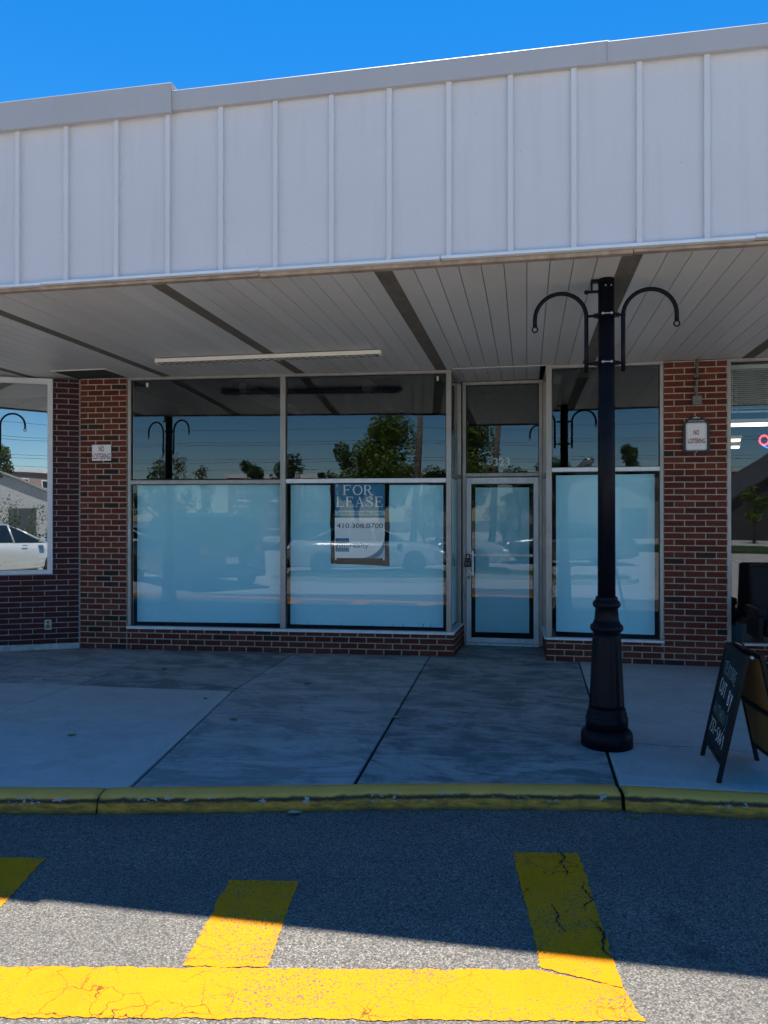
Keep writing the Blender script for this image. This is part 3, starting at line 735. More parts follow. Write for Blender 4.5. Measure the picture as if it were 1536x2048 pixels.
bx('threshold', M['alu_bright'], dr, X(-.741), X(.147), -.05, .08, .002, .026, bevel=.004)
for x in (-.62, -.45, -.05, .08): MB().lathe([(.006, 0), (.006, .003)], 8).build('screw', M['seal'], dr, (X(x), -.049, .014), (R(90), 0, 0))
paper(dr, [(X(-.630), .150), (X(.028), .152), (X(.028), 1.944), (X(-.630), 1.946)], .055, 'pale blue paper sheet behind the glass of the door')
lb = thing('lock_box', 'small black and grey key lockbox hanging on the door handle', 'lockbox', (-.715, .855, .965))
MB().slabxz([(-.046, .0), (.046, .0), (.042, .04), (.033, .105), (-.033, .105), (-.042, .04)], -.024, .018).build('body', M['black_matte'], lb, bevel=.006)
MB().slabxz([(-.032, .014), (.032, .014), (.025, .092), (-.025, .092)], -.028, -.0245).build('face_plate', M['grey_box'], lb)
bx('dial_window', M['seal'], lb, -.021, .021, -.031, -.0285, .058, .080); bx('dial_window', M['seal'], lb, -.023, .023, -.031, -.0285, .018, .028)
MB().tube([(-.022, -.003, .10)] + [(-.022 * math.cos(R(a)), -.003, .135 + .022 * math.sin(R(a))) for a in range(0, 181, 20)] + [(.022, -.003, .10)], .006, 8).build('shackle', M['black_matte'], lb)

# ------------------------------------------------------------------ lease poster
ls = thing('lease_sign', 'blue and white FOR LEASE poster in the cut out of the window paper', 'sign', (LBo[0], LBo[1], 0), LBa)
S0, S1, T0, T1 = 3.114, 3.700, 1.105, 1.974
bx('sheet', M['print_white'], ls, S0, S1, .062, .064, T0, T1)
q = lambda u, v: (S0 + (S1 - S0) * u, T1 - (T1 - T0) * v)
def flat(nm, u0, u1, v0, v1, m, y):
    a, b = q(u0, v1); c, d = q(u1, v0)
    return MB().add([(a, y, b), (c, y, b), (c, y, d), (a, y, d)], [(0, 1, 2, 3)]).build(nm, m, ls)
flat('header_band', 0, 1, 0, .365, M['teal'], .0612); flat('web_band', 0, 1, .365, .43, M['pale_teal'], .0612); flat('thin_band', 0, 1, .43, .46, M['teal'], .0612)
arc = []
for i in range(13):
    t = i / 12 * math.pi / 2; arc.append((.50 + .50 * math.sin(t), 1.0 - .31 * (1 - math.cos(t))))
inner = [(.78 + .22 * math.sin(i / 12 * math.pi / 2), 1.0 - .20 * (1 - math.cos(i / 12 * math.pi / 2))) for i in range(13)]
P1 = [q(u, v) for u, v in arc]; P2 = [q(u, v) for u, v in inner]
mb = MB(); n = 13; mb.add([(x, .0612, z) for x, z in P1] + [(x, .0612, z) for x, z in P2], [(i, n + i, n + i + 1, i + 1) for i in range(n - 1)]); mb.build('swoosh', M['teal'], ls)
cn = q(1, 1); mb = MB(); mb.add([(x, .0611, z) for x, z in P2] + [(cn[0], .0611, cn[1])], [(i, n, i + 1) for i in range(n - 1)]); mb.build('swoosh_corner', M['pale_teal'], ls)
flat('logo_square', .015, .29, .735, .915, M['teal'], .0612)
# serif capitals drawn as strokes: stem, hairlines and slab feet in a 1 x 1 cell
def arcp(cx, cz, rx, rz, a0, a1, k, w0, w1):
    out = []
    for i in range(k + 1):
        t = R(a0 + (a1 - a0) * i / k); th = abs(math.cos(t)); out.append((cx + rx * math.cos(t), cz + rz * math.sin(t), w0 + (w1 - w0) * th))
    return out
TK, HN = .155, .065
SER = {
 'F': [[(.20, 0, TK), (.20, 1, TK)], [(.05, .025, HN), (.38, .025, HN)], [(.05, .975, HN), (.85, .975, HN)], [(.20, .52, HN), (.62, .52, HN)], [(.84, 1.0, .03), (.84, .74, .06)], [(.61, .65, .05), (.61, .39, .05)]],
 'E': [[(.20, 0, TK), (.20, 1, TK)], [(.05, .025, HN), (.88, .025, HN)], [(.05, .975, HN), (.83, .975, HN)], [(.20, .52, HN), (.60, .52, HN)], [(.82, 1.0, .03), (.82, .76, .06)], [(.60, .65, .05), (.60, .39, .05)], [(.88, 0, .03), (.90, .27, .06)]],
 'L': [[(.20, 0, TK), (.20, 1, TK)], [(.05, .025, HN), (.86, .025, HN)], [(.05, .975, HN), (.38, .975, HN)], [(.86, 0, .03), (.88, .30, .07)]],
 'O': [arcp(.5, .5, .43, .48, 0, 360, 32, .05, .14)],
 'R': [[(.20, 0, TK), (.20, 1, TK)], [(.05, .025, HN), (.38, .025, HN)], [(.05, .975, HN), (.50, .975, HN)], [(.20, .49, HN), (.50, .49, HN)], arcp(.48, .732, .26, .243, -90, 90, 14, .05, .13), [(.48, .49, .10), (.62, .30, .13), (.80, .03, .13), (.98, .03, .04)]],
 'A': [[(.12, .03, .05), (.50, 1, .05)], [(.47, .98, .13), (.86, .03, .14)], [(.25, .34, HN), (.72, .34, HN)], [(.0, .025, HN), (.28, .025, HN)], [(.68, .025, HN), (1.02, .025, HN)]],
 'S': [[(.80, .72, .05), (.76, .88, .05), (.62, .965, .055), (.45, .975, .06), (.27, .92, .09), (.19, .78, .12), (.24, .64, .14), (.42, .54, .15), (.62, .45, .15), (.79, .34, .14), (.82, .20, .11), (.72, .07, .08), (.52, .02, .055), (.32, .04, .05), (.18, .14, .05), (.13, .30, .05)], [(.80, .98, .05), (.80, .70, .05)], [(.14, .02, .05), (.14, .30, .05)]],
}
def serif(word, u0, u1, v0, v1, parent, mat, y):
    mb = MB(); k = len(word); cw = (u1 - u0) / k
    for i, ch in enumerate(word):
        ax, az = q(u0 + cw * i + cw * .03, v1); bx_, bz = q(u0 + cw * (i + .97), v0); w, h = bx_ - ax, bz - az
        lines = [[(ax + p[0] * w, az + p[1] * h, p[2] * w) for p in ln] for ln in SER[ch]]
        strokes(mb, lines, .01, y)
    return mb.build('lettering', mat, parent)
serif('FOR', .15, .77, .025, .155, ls, M['sign_white'], .0606); serif('LEASE', .015, .985, .18, .315, ls, M['sign_white'], .0606)
def ptext(t, u0, u1, v0, v1, m, y=.0606):
    a, b = q(u0, v1); c, d = q(u1, v0); return lettering(t, a, c, b, d, y, m, ls)
ptext('www.mfirealty.com', .06, .93, .378, .425, M['print_ink']); ptext('410.308.0700', .04, .965, .535, .600, M['print_ink'])
ptext('mfi', .065, .275, .79, .865, M['sign_white']); ptext('realty', .305, .68, .79, .885, M['teal'])
for u in (.02, .98):
    a, b = q(u, 1.01); bx('tape', M['white_paint'], ls, a - .008, a + .008, .060, .0618, b - .015, b + .02)

# ------------------------------------------------------------------ no loitering signs, box, outlet, lamp
n1 = thing('no_loitering_sign', 'small white NO LOITERING plate screwed to the bricks beside the large papered window', 'sign', (LBo[0], LBo[1], 0), LBa, group='no loitering signs')
bx('plate', M['sign_white'], n1, .158, .399, -.010, -.006, 2.258, 2.450, bevel=.001)
lettering('NO', .245, .312, 2.368, 2.432, -.0106, M['sign_red'], n1, bold=.022); lettering('LOITERING', .168, .390, 2.276, 2.346, -.0106, M['sign_red'], n1, bold=.010)
for z in (2.436, 2.266): MB().lathe([(.006, 0), (.004, .003)], 8).build('screw', M['grey_box'], n1, (.278, -.010, z), (R(90), 0, 0))
n2 = thing('no_loitering_sign', 'arched dark board with a white NO LOITERING plate under the junction box', 'sign', (RBo[0], RBo[1], 0), 0, group='no loitering signs')
oA = []
for i in range(0, 181, 12): oA.append((1.557 + .135 * math.cos(R(i)), 2.535 + .118 * math.sin(R(i))))
bp = [(1.692, 2.29)] + oA + [(1.422, 2.29), (1.440, 2.268), (1.674, 2.268)]
MB().slabxz(bp, -.026, -.006).build('board', M['sign_dark'], n2, bevel=.004)
def rrect(x0, x1, z0, z1, r):
    o = []
    for cx, cz, a in ((x1 - r, z0 + r, -90), (x1 - r, z1 - r, 0), (x0 + r, z1 - r, 90), (x0 + r, z0 + r, 180)):
        for i in range(0, 91, 30): o.append((cx + r * math.cos(R(a + i)), cz + r * math.sin(R(a + i))))
    return o
MB().slabxz(rrect(1.452, 1.660, 2.292, 2.582, .022), -.0285, -.0262).build('plate', M['sign_white'], n2)
ro, ri = rrect(1.460, 1.652, 2.300, 2.574, .018), rrect(1.4625, 1.6495, 2.3025, 2.5715, .0165)
k = len(ro); MB().add([(x, -.0291, z) for x, z in ro] + [(x, -.0291, z) for x, z in ri], [(i, (i + 1) % k, k + (i + 1) % k, k + i) for i in range(k)]).build('border', M['sign_red'], n2)
lettering('NO', 1.528, 1.584, 2.455, 2.507, -.0292, M['sign_red'], n2, bold=.022); lettering('LOITERING', 1.472, 1.644, 2.365, 2.417, -.0292, M['sign_red'], n2, bold=.022)
lettering('SHOPPING CENTER', 1.478, 1.636, 2.597, 2.607, -.0268, M['sign_white'], n2); bx('emblem_mark', M['sign_white'], n2, 1.522, 1.592, -.0270, -.0262, 2.632, 2.638)
for z in (2.645, 2.275): MB().lathe([(.007, 0), (.005, .004)], 8).build('screw', M['steel'], n2, (1.557, -.026, z), (R(90), 0, 0))
jb = thing('junction_box', 'grey metal junction box with conduit above the arched sign', 'junction box', (RBo[0] + 1.563, RBo[1], 2.82))
bx('box', M['grey_box'], jb, -.047, .047, -.045, -.002, -.050, .052, bevel=.008)
MB().tube([(-.004, -.022, .05), (-.004, -.022, .15), (.004, -.020, .25), (.006, -.02, .437)], .013, 8).build('conduit', M['grey_box'], jb)
bx('strap', M['black_matte'], jb, -.032, .030, -.037, -.004, .222, .238); MB().lathe([(.017, .05), (.017, .075)], 8, -.004, -.022).build('collar', M['grey_box'], jb)
MB().ball((.0, -.046, .004), .006).build('screw', M['steel'], jb)
ob = thing('outlet_box', 'cream metal socket plate low on the maroon brick wall', 'outlet', (LWo[0], LWo[1], 0), LWa)
bx('plate', M['plate'], ob, -.392, -.314, -.014, -.004, .236, .356, bevel=.004)
MB().lathe([(.026, 0), (.026, .006), (.019, .008), (.017, .004)], 20).build('socket', M['grey_box'], ob, (-.353, -.014, .275), (R(90), 0, 0)); MB().lathe([(.013, 0), (.012, .004)], 14).build('knockout', M['black_matte'], ob, (-.353, -.014, .325), (R(90), 0, 0))
for x in (-.378, -.328): MB().lathe([(.004, 0), (.004, .002)], 8).build('screw', M['black_matte'], ob, (x, -.014, .342), (R(90), 0, 0))
fl = thing('fluorescent_light', 'long white fluorescent batten light under the soffit', 'light fixture', (-2.632, -1.09, ZS), R(0.6))
bx('housing', M['white_paint'], fl, -1.20, 1.20, -.055, .055, -.052, -.012, bevel=.006); bx('back_plate', M['grey_box'], fl, -1.16, 1.16, -.03, .03, -.0125, .002)
bx('end_cap', M['white_paint'], fl, -1.206, -1.20, -.05, .05, -.060, -.008); bx('end_cap', M['white_paint'], fl, 1.20, 1.206, -.05, .05, -.060, -.008)
bx('lens', M['grey_box'], fl, -1.17, 1.17, -.045, .045, -.062, -.0525)
mb = MB()
for i in range(28):
    x = -1.15 + i * .083
    mb.box(x, x + .034, -.049, -.026, -.066, -.0622); mb.box(x + .025, x + .06, .0, .025, -.066, -.0622)
mb.build('lens_cells', M['led'], fl, kind='stuff')
ap = thing('access_panel', 'dark flush access panel in the soffit above the brick pier', 'panel', (-5.01, -.43, ZS), 0)
bx('lid', M['dark_panel'], ap, -.325, .325, -.28, .30, -.010, -.003); bx('rim', M['soffit'], ap, -.345, -.326, -.30, .31, -.013, -.002); bx('rim', M['soffit'], ap, .326, .345, -.30, .31, -.013, -.002); bx('rim', M['soffit'], ap, -.326, .326, -.30, -.281, -.013, -.002)

# ------------------------------------------------------------------ lamp posts
BP = M['black_paint']
def lamp_post(loc, rz, label):
    t = thing('lamp_post', label, 'lamp post', loc, rz, group='black posts along the canopy')
    MB().lathe([(.150, .0), (.176, .006), (.176, .075), (.170, .100), (.156, .118), (.146, .124)], 40).build('foot', BP, t)
    MB().lathe([(.143, .120), (.143, .198), (.139, .206), (.134, .212), (.137, .224), (.131, .238), (.126, .246), (.129, .256), (.122, .272)], 40).build('plinth_ring', BP, t)
    fz = lambda a, z: 1 - (.04 if .31 < z < .74 else 0) * (1 if math.cos(a * 10) > .15 else 0)
    MB().lathe([(.120, .268), (.118, .30), (.117, .312), (.097, .736), (.095, .75), (.093, .79)], 80, flute=fz).build('fluted_base', BP, t)
    MB().lathe([(.088, .785), (.098, .795), (.110, .806), (.113, .822), (.110, .838), (.097, .848), (.090, .860), (.088, .87)], 36).build('collar', BP, t)
    MB().lathe([(.089, .862), (.083, .88), (.076, .955), (.082, .962), (.093, .972), (.095, .988), (.090, 1.003), (.079, 1.012), (.074, 1.025), (.074, 1.036), (.062, 1.042)], 36).build('neck', BP, t)
    MB().lathe([(.0605, 1.03), (.0585, 2.0), (.055, ZS - .004)], 30).build('shaft', BP, t)
    for sx in (-1, 1):
        x0 = .113 if sx > 0 else -.135; r = .177; pts = [(x0, 0, 2.605), (x0, 0, 2.80), (x0, 0, 2.995)]
        for i in range(10, 181, 10): pts.append((x0 + sx * (r - r * math.cos(R(i))), 0, 2.995 + r * math.sin(R(i))))
        xe = x0 + sx * 2 * r; pts.append((xe, 0, 2.945))
        a = MB().tube(pts, .0150, 12).build('arm', BP, t)
        MB().tube([(xe + .019 * math.cos(R(i)), 0, 2.925 + .019 * math.sin(R(i))) for i in range(0, 360, 20)], .005, 8, closed=True).build('hook_ring', BP, a)
    for z in (3.003, 2.668):
        c = MB().lathe([(.057, z - .014), (.066, z - .014), (.066, z + .014), (.057, z + .014)], 28)
        c.tube([(-.130, 0, z), (-.060, 0, z)], .010, 8); c.tube([(.060, 0, z), (.130, 0, z)], .010, 8)
        c.box(-.085, -.058, -.018, .018, z - .013, z + .013); c.box(.058, .085, -.018, .018, z - .013, z + .013)
        c = c.build('clamp', BP, t)
        MB().tube([(-.038, -.066, z), (.038, -.066, z)], .0045, 8).ball((-.028, -.068, z), .010).ball((.028, -.068, z), .010).build('bolt', M['steel'], c)
    b = MB().box(-.135, -.052, -.012, .012, 3.165, 3.18).box(-.105, -.092, -.012, .012, 3.18, 3.255)
    b.ball((-.135, 0, 3.172), .016); b.box(-.10, -.05, -.02, .02, 3.235, 3.255); b.build('soffit_bracket', BP, t)
    for a in (-60, -100): MB().ball((.056 * math.cos(R(a)), .056 * math.sin(R(a)), 3.20), .006).build('rivet', M['steel'], t)
    return t
lamp_post((.547, -2.972, 0), 0, 'black lamp post with two empty hook arms standing before the narrow window')
lamp_post((-5.42, -3.6, 0), R(28), 'black post with hook arms beside the white framed window, mirrored in the glass')

# ------------------------------------------------------------------ A-board
af = thing('a_frame_sign', 'black chalkboard A-frame sign standing open on the pavement by the kerb', 'sandwich board', (0, 0, 0))
FLp, FRp, BLp, BRp = Vector((1.150, -3.070, 0)), Vector((1.128, -3.620, 0)), Vector((1.478, -3.110, 0)), Vector((1.520, -3.640, 0))
TL, TR = Vector((1.305, -3.085, .765)), Vector((1.312, -3.600, .765))
def board(bl, br, tl, tr, out, face, back):
    """panel in a timber frame between two bottom and two top corners; out = the side that shows the face"""
    u = (br - bl).normalized(); v = (tl - bl).normalized(); w = u.cross(v).normalized()
    if w.dot(out) < 0: w = -w
    Lx = (br - bl).length; Lz = (tl - bl).length
    mat = Matrix((u, w, v)).transposed().to_4x4(); mat.translation = bl
    e = link('board', None, af); e.matrix_local = mat
    return e, Lx, Lz
for (bl, br, tl, tr, out, fr) in ((FLp, FRp, TL, TR, Vector((-1, 0, .2)), True), (BLp, BRp, TL, TR, Vector((1, 0, .2)), False)):
    e, Lx, Lz = board(bl, br, tl, tr, out, None, None)
    s = 1 if fr else 1
    for a in (0, Lx - .030): bx('leg', M['black_matte'], e, a, a + .030, -.012, .012, 0, Lz, bevel=.002)
    bx('top_rail', M['black_matte'], e, .031, Lx - .031, -.012, .012, Lz - .034, Lz - .001, bevel=.002); bx('bottom_rail', M['black_matte'], e, .031, Lx - .031, -.012, .012, .105, .130, bevel=.002)
    bx('panel_back', M['hardboard'], e, .031, Lx - .031, -.006, .0005, .131, Lz - .035)
    bx('chalk_panel', M['chalkboard'], e, .031, Lx - .031, .001, .006, .131, Lz - .035)
    if not fr: bx('brace', M['black_matte'], e, .031, Lx - .031, -.020, -.0065, .40, .425)
    if fr:
        # hand-chalked words: single strokes in 1 x 1 cells
        CH = {'T': [[(.5, 0), (.5, 1)], [(0, 1), (1, .96)]], 'E': [[(.15, 0), (.15, 1)], [(.15, 1), (.85, .98)], [(.15, .52), (.7, .5)], [(.15, 0), (.9, .02)]], 'X': [[(.1, 0), (.9, 1)], [(.1, 1), (.9, 0)]],
              'U': [[(.1, 1), (.1, .3), (.25, .04), (.6, .02), (.85, .25), (.88, 1)]], 'R': [[(.15, 0), (.15, 1), (.7, .95), (.82, .72), (.6, .52), (.15, .48)], [(.4, .5), (.9, 0)]], 'C': [[(.9, .85), (.6, 1), (.25, .85), (.1, .5), (.2, .15), (.55, 0), (.9, .15)]],
              'B': [[(.15, 0), (.15, 1), (.65, .95), (.75, .75), (.5, .55), (.15, .52)], [(.5, .55), (.85, .35), (.75, .06), (.15, 0)]], 'Y': [[(.1, 1), (.5, .5)], [(.95, 1), (.45, .35), (.15, -.25)]],
              'A': [[(.05, 0), (.45, 1), (.9, 0)], [(.2, .38), (.75, .36)]], 'n': [[(.1, 0), (.12, .9), (.85, .05), (.88, 1)]], 'H': [[(.12, 0), (.12, 1)], [(.88, 0), (.88, 1)], [(.12, .5), (.88, .52)]],
              'O': [[(.5, 1), (.15, .8), (.1, .3), (.4, 0), (.8, .15), (.9, .65), (.5, 1)]], 'J': [[(.75, 1.1), (.72, -.1), (.5, -.3), (.1, -.2)]], '7': [[(.05, 1), (.9, .95), (.4, -.05)]], '3': [[(.1, .95), (.7, 1), (.8, .75), (.4, .55), (.85, .4), (.75, .05), (.1, 0)]],
              '5': [[(.85, 1), (.2, .98), (.15, .55), (.7, .55), (.85, .25), (.6, 0), (.1, .05)]], '8': [[(.5, .52), (.15, .75), (.45, 1), (.8, .78), (.5, .52), (.1, .25), (.45, 0), (.9, .22), (.5, .52)]], '6': [[(.75, 1), (.3, .7), (.1, .3), (.4, 0), (.8, .15), (.75, .4), (.2, .4)]],
              '9': [[(.8, .75), (.5, 1), (.15, .8), (.3, .55), (.8, .65), (.75, .3), (.6, -.05)]], '-': [[(.1, .45), (.8, .47)]], ' ': []}
        rows = [('TEXTURE', .10, .44, .595, .675, 'chalk_faint', -.0), ('CUT', .09, .275, .465, .555, 'chalk', 0), ('BY', .337, .46, .445, .535, 'chalk', 0), ('AnTHOnJ', .07, .45, .325, .400, 'chalk_faint', 0), ('737-5869', .06, .47, .205, .285, 'chalk', 0)]
        for word, a, b, z0, z1, mm, _ in rows:
            mb = MB(); k = len(word); cw = (b - a) / k
            for i, ch in enumerate(word):
                ux = a + cw * i; dz = rnd.uniform(-.006, .006) - .02 * i / k
                lines = [[((Lx - (ux + cw * .12 + p[0] * cw * .74)), z0 + dz + p[1] * (z1 - z0)) for p in ln] for ln in CH[ch]] if False else [[(ux + cw * .12 + p[0] * cw * .74, z0 + dz + p[1] * (z1 - z0)) for p in ln] for ln in CH[ch]]
                strokes(mb, lines, .0092 if mm == 'chalk' else .008, .0068, .00012)
            mb.build('lettering', M[mm], e)
for p in (TL, TR): MB().lathe([(.010, -.014), (.012, 0), (.010, .014)], 12).build('hinge', M['steel'], af, p + Vector((0, -.016 if p is TR else .016, -.006)), (R(90), 0, 0))
MB().tube([TL + Vector((0, -.16, .012)), TL + Vector((.004, -.17, .04)), TR + Vector((.004, .17, .04)), TR + Vector((0, .16, .012))], .006, 8).build('carry_handle', M['rubber'], af)

# ------------------------------------------------------------------ small things on the ground
def leaf_thing(x, y, z, rz, size, mat, label):
    mb = MB(); n = 7; vs = []
    for i in range(n):
        t = i / (n - 1); w = math.sin(math.pi * t ** .8) * .32 * size + .001
        c = .25 * size * abs(t - .5) ** 1.5 + .002
        vs += [((t - .5) * size, -w, c + w * .5), ((t - .5) * size, 0, c), ((t - .5) * size, w, c + w * .35)]
    fs = [(i * 3 + k, (i + 1) * 3 + k, (i + 1) * 3 + k + 1, i * 3 + k + 1) for i in range(n - 1) for k in (0, 1)]
    mb.add(vs, fs, 0, True)
    o = mb.build('fallen_leaf', mat, None, (x, y, z), (0, 0, rz), label=label, cat='leaf', group='dry leaves on the ground')
    return o
for x, y, rz, s, m, l in ((-2.041, -1.581, .3, .065, 'leaf_dry', 'yellow dry leaf on the stained slab below the large window'), (-2.751, -2.282, 1.2, .055, 'leaf_dry', 'brown curled leaf at the corner of the pale slab'), (-2.248, -2.878, .1, .075, 'leaf_dry', 'yellow leaf lying flat on the centre slab past the joint'),
                          (-3.244, -3.484, .9, .07, 'leaf_dry', 'brown leaf alone on the pale slab by the kerb'), (-1.007, -2.581, .2, .075, 'leaf_pale', 'whitish leaf beside the joint in front of the door'), (-3.693, -1.202, .0, .075, 'leaf_dry', 'yellow leaf on the darker slab near the brick pier'), (-4.6, -1.9, .5, .05, 'leaf_dry', 'small dry leaf by the cross joint nearest the maroon brick wall')):
    leaf_thing(x, y, .003, rz, s, M[m], l)
leaf_thing(-1.30, -4.30, ZR + .004, .4, .085, M['leaf_pale'], 'pale leaf lying in the gutter against the yellow kerb')
leaf_thing(.60, -3.98, ZR + .004, 1.1, .05, M['leaf_dry'], 'small yellow leaf in the gutter below the kerb joint')
mb = MB()
for i in range(520):
    x = rnd.uniform(-3.6, 1.7); d = .165 + abs(rnd.gauss(0, .022)); y = kby(x) - d; r = rnd.uniform(.0015, .006); a = rnd.uniform(0, 6)
    mb.add([(x + r * math.cos(a + k * 2.1), y + r * math.sin(a + k * 2.1), ZR - .001) for k in range(3)] + [(x, y, ZR + r * .9)], [(0, 1, 3), (1, 2, 3), (2, 0, 3)])
mb.build('gutter_gravel', plain('gutter_grit', (.10, .09, .075), .9, var=.7, scale=90), None, kind='stuff', label='fine grit lying along the foot of the yellow kerb')
MB().tube([(2.30, -.62, .010), (2.36, -.85, .010), (2.5, -1.05, .010), (2.8, -1.2, .010)], .007, 6).build('power_cord', M['rubber'], None, label='black cord trailing over the pavement from the outdoor salon chair', cat='cord')

# ------------------------------------------------------------------ inside the salon
vb = thing('venetian_blind', 'half raised pale venetian blind inside the salon window', 'blind', (2.10, .17, 0))
bx('head_rail', M['blind'], vb, 0, 1.42, -.02, .03, 3.17, 3.21)
for i in range(20):
    z = 3.155 - i * .0215
    MB().box(0, 1.42, -.013, .013, -.0007, .0007).build('slat', M['blind'], vb, (0, 0, z), (R(38), 0, 0))
bx('bottom_rail', M['blind'], vb, 0, 1.42, -.014, .014, 2.70, 2.718)
for x in (.06, .75): MB().tube([(x, -.016, 3.17), (x, -.016, 2.70)], .0025, 5).build('ladder_cord', M['white_paint'], vb)
LEDR, LEDB = emit('red_led', (1, .06, .10), 2.4), emit('blue_led', (.02, .12, 1), 2.2)
ns = thing('open_sign', 'lit LED open sign with red letters hanging inside the salon window', 'LED sign', (2.478, .16, 2.40))
def beads(name, pts, mat, r=.0048):
    mb = MB()
    for x, z in pts: mb.ball((x, -.006, z), r, 8, 6)
    return mb.build(name, mat, ns)
ell = lambda cx, rx, rz_, n: [(cx + rx * math.cos(2 * math.pi * i / n), rz_ * math.sin(2 * math.pi * i / n)) for i in range(n)]
seg = lambda a, b, n: [(a[0] + (b[0] - a[0]) * i / (n - 1), a[1] + (b[1] - a[1]) * i / (n - 1)) for i in range(n)]
for rx in (.050, .041): beads('letter_o', ell(0, rx, rx * 1.08, 26), LEDR, .0042)
beads('letter_p', seg((.085, -.055), (.085, .055), 12) + [(.085 + .045 * math.cos(R(a)) , .025 + .03 * math.sin(R(a))) for a in range(-90, 91, 20)], LEDR)
beads('letter_e', seg((.165, -.055), (.165, .055), 12) + seg((.17, .055), (.215, .055), 5) + seg((.17, 0), (.205, 0), 4) + seg((.17, -.055), (.215, -.055), 5), LEDR)
beads('letter_n', seg((.245, -.055), (.245, .055), 12) + seg((.245, .055), (.30, -.055), 12) + seg((.30, -.055), (.30, .055), 12), LEDR)
beads('blue_line', [(.15 + .17 * math.cos(R(a)), -.035 - .06 * abs(math.sin(R(a)))) for a in range(200, 341, 5)], LEDB, .006)
MB().slabxz([(.15 + .235 * math.cos(R(a)), .13 * math.sin(R(a))) for a in range(0, 360, 12)], .0, .004).build('clear_panel', [M['glass_edge']], ns)
for x in (.03, .27): MB().tube([(x, .002, .11), (x, .002, .85)], .0012, 4).build('chain', M['steel'], ns)
LAMP = emit('warm_tube_light', (1.0, .83, .55), 2.2)
def ceil_lamp(x, y, z, l, label):
    t = thing('ceiling_light', label, 'ceiling light', (x, y, z), 0, group='lit tube lights inside the salon')
    bx('body', M['white_paint'], t, -l / 2, l / 2, -.07, .07, .0, .05); bx('diffuser', LAMP, t, -l / 2 + .02, l / 2 - .02, -.06, .06, -.03, -.001)
    MB().tube([(-l / 3, 0, .05), (-l / 3, 0, 3.28 - z)], .006, 5).tube([(l / 3, 0, .05), (l / 3, 0, 3.28 - z)], .006, 5).build('hanger', M['steel'], t)
ceil_lamp(2.95, 1.9, 2.78, .9, 'lit tube light nearest the salon glass'); ceil_lamp(2.45, 3.4, 2.72, 1.3, 'lit tube light in the middle of the salon'); ceil_lamp(2.75, 4.6, 2.72, 1.3, 'lit tube light further back in the salon')
for i, (x, y, z, l) in enumerate(((2.66, 3.0, 2.42, 'white track spotlight aimed down beside the open sign'), (2.42, 3.1, 2.36, 'white track spotlight turned aside near the window jamb'))):
    t = thing('track_spotlight', l, 'spotlight', (x, y, z), 0, group='track spotlights in the salon')
    MB().lathe([(.022, .10), (.026, .04), (.045, -.02), (.047, -.03)], 16).build('can', M['white_paint'], t, (0, 0, 0), (R(-35), R(35 if i == 0 else -40), 0))
    MB().lathe([(.030, -.034), (.042, -.031)], 16).build('bulb', LAMP, t, (0, 0, 0), (R(-35), R(35 if i == 0 else -40), 0)); MB().tube([(0, 0, .04), (0, 0, 3.28 - z)], .006, 5).build('stem', M['steel'], t)
bpole = thing('barber_globe', 'round white lamp with a red stripe glowing in the salon', 'lamp', (2.34, 1.9, 2.10))
GL = emit('globe_glow', (1, .86, .72), 1.1); GR = emit('globe_red', (.9, .03, .02), .9)
MB().ball((0, 0, 0), .10, 20, 14).build('globe', GL, bpole)
MB().lathe([(.096, -.034), (.1012, -.012), (.1012, .012), (.096, .034)], 28).build('red_stripe', GR, bpole, (0, 0, 0), (R(12), R(28), 0)); MB().tube([(0, 0, .10), (0, 0, 1.18)], .008, 6).build('stem', M['black_matte'], bpole)
for i, (x, y, rz, l) in enumerate(((2.52, -.43, math.pi, 'black padded chair standing outside against the salon window'), (2.46, 1.15, -.3, 'black padded salon chair inside behind the glass'))):
    t = thing('salon_chair', l, 'chair', (x, y, 0), rz, group='black salon chairs')
    bx('seat', M['black_matte'], t, -.26, .26, -.25, .25, .42, .54, bevel=.03); MB().box(-.27, .27, -.05, .05, 0, .60).build('backrest', M['black_matte'], t, (0, -.25, .50), (R(8), 0, 0), bevel=.03)
    for s in (-1, 1): bx('armrest', M['black_matte'], t, s * .30 - .04, s * .30 + .04, -.22, .24, .62, .70, bevel=.02); bx('arm_panel', M['black_matte'], t, s * .30 - .025, s * .30 + .025, -.20, .20, .40, .625, bevel=.01)
    MB().lathe([(.27, 0), (.27, .05), (.06, .10), (.05, .42)], 20).build('pedestal', M['rubber'], t)
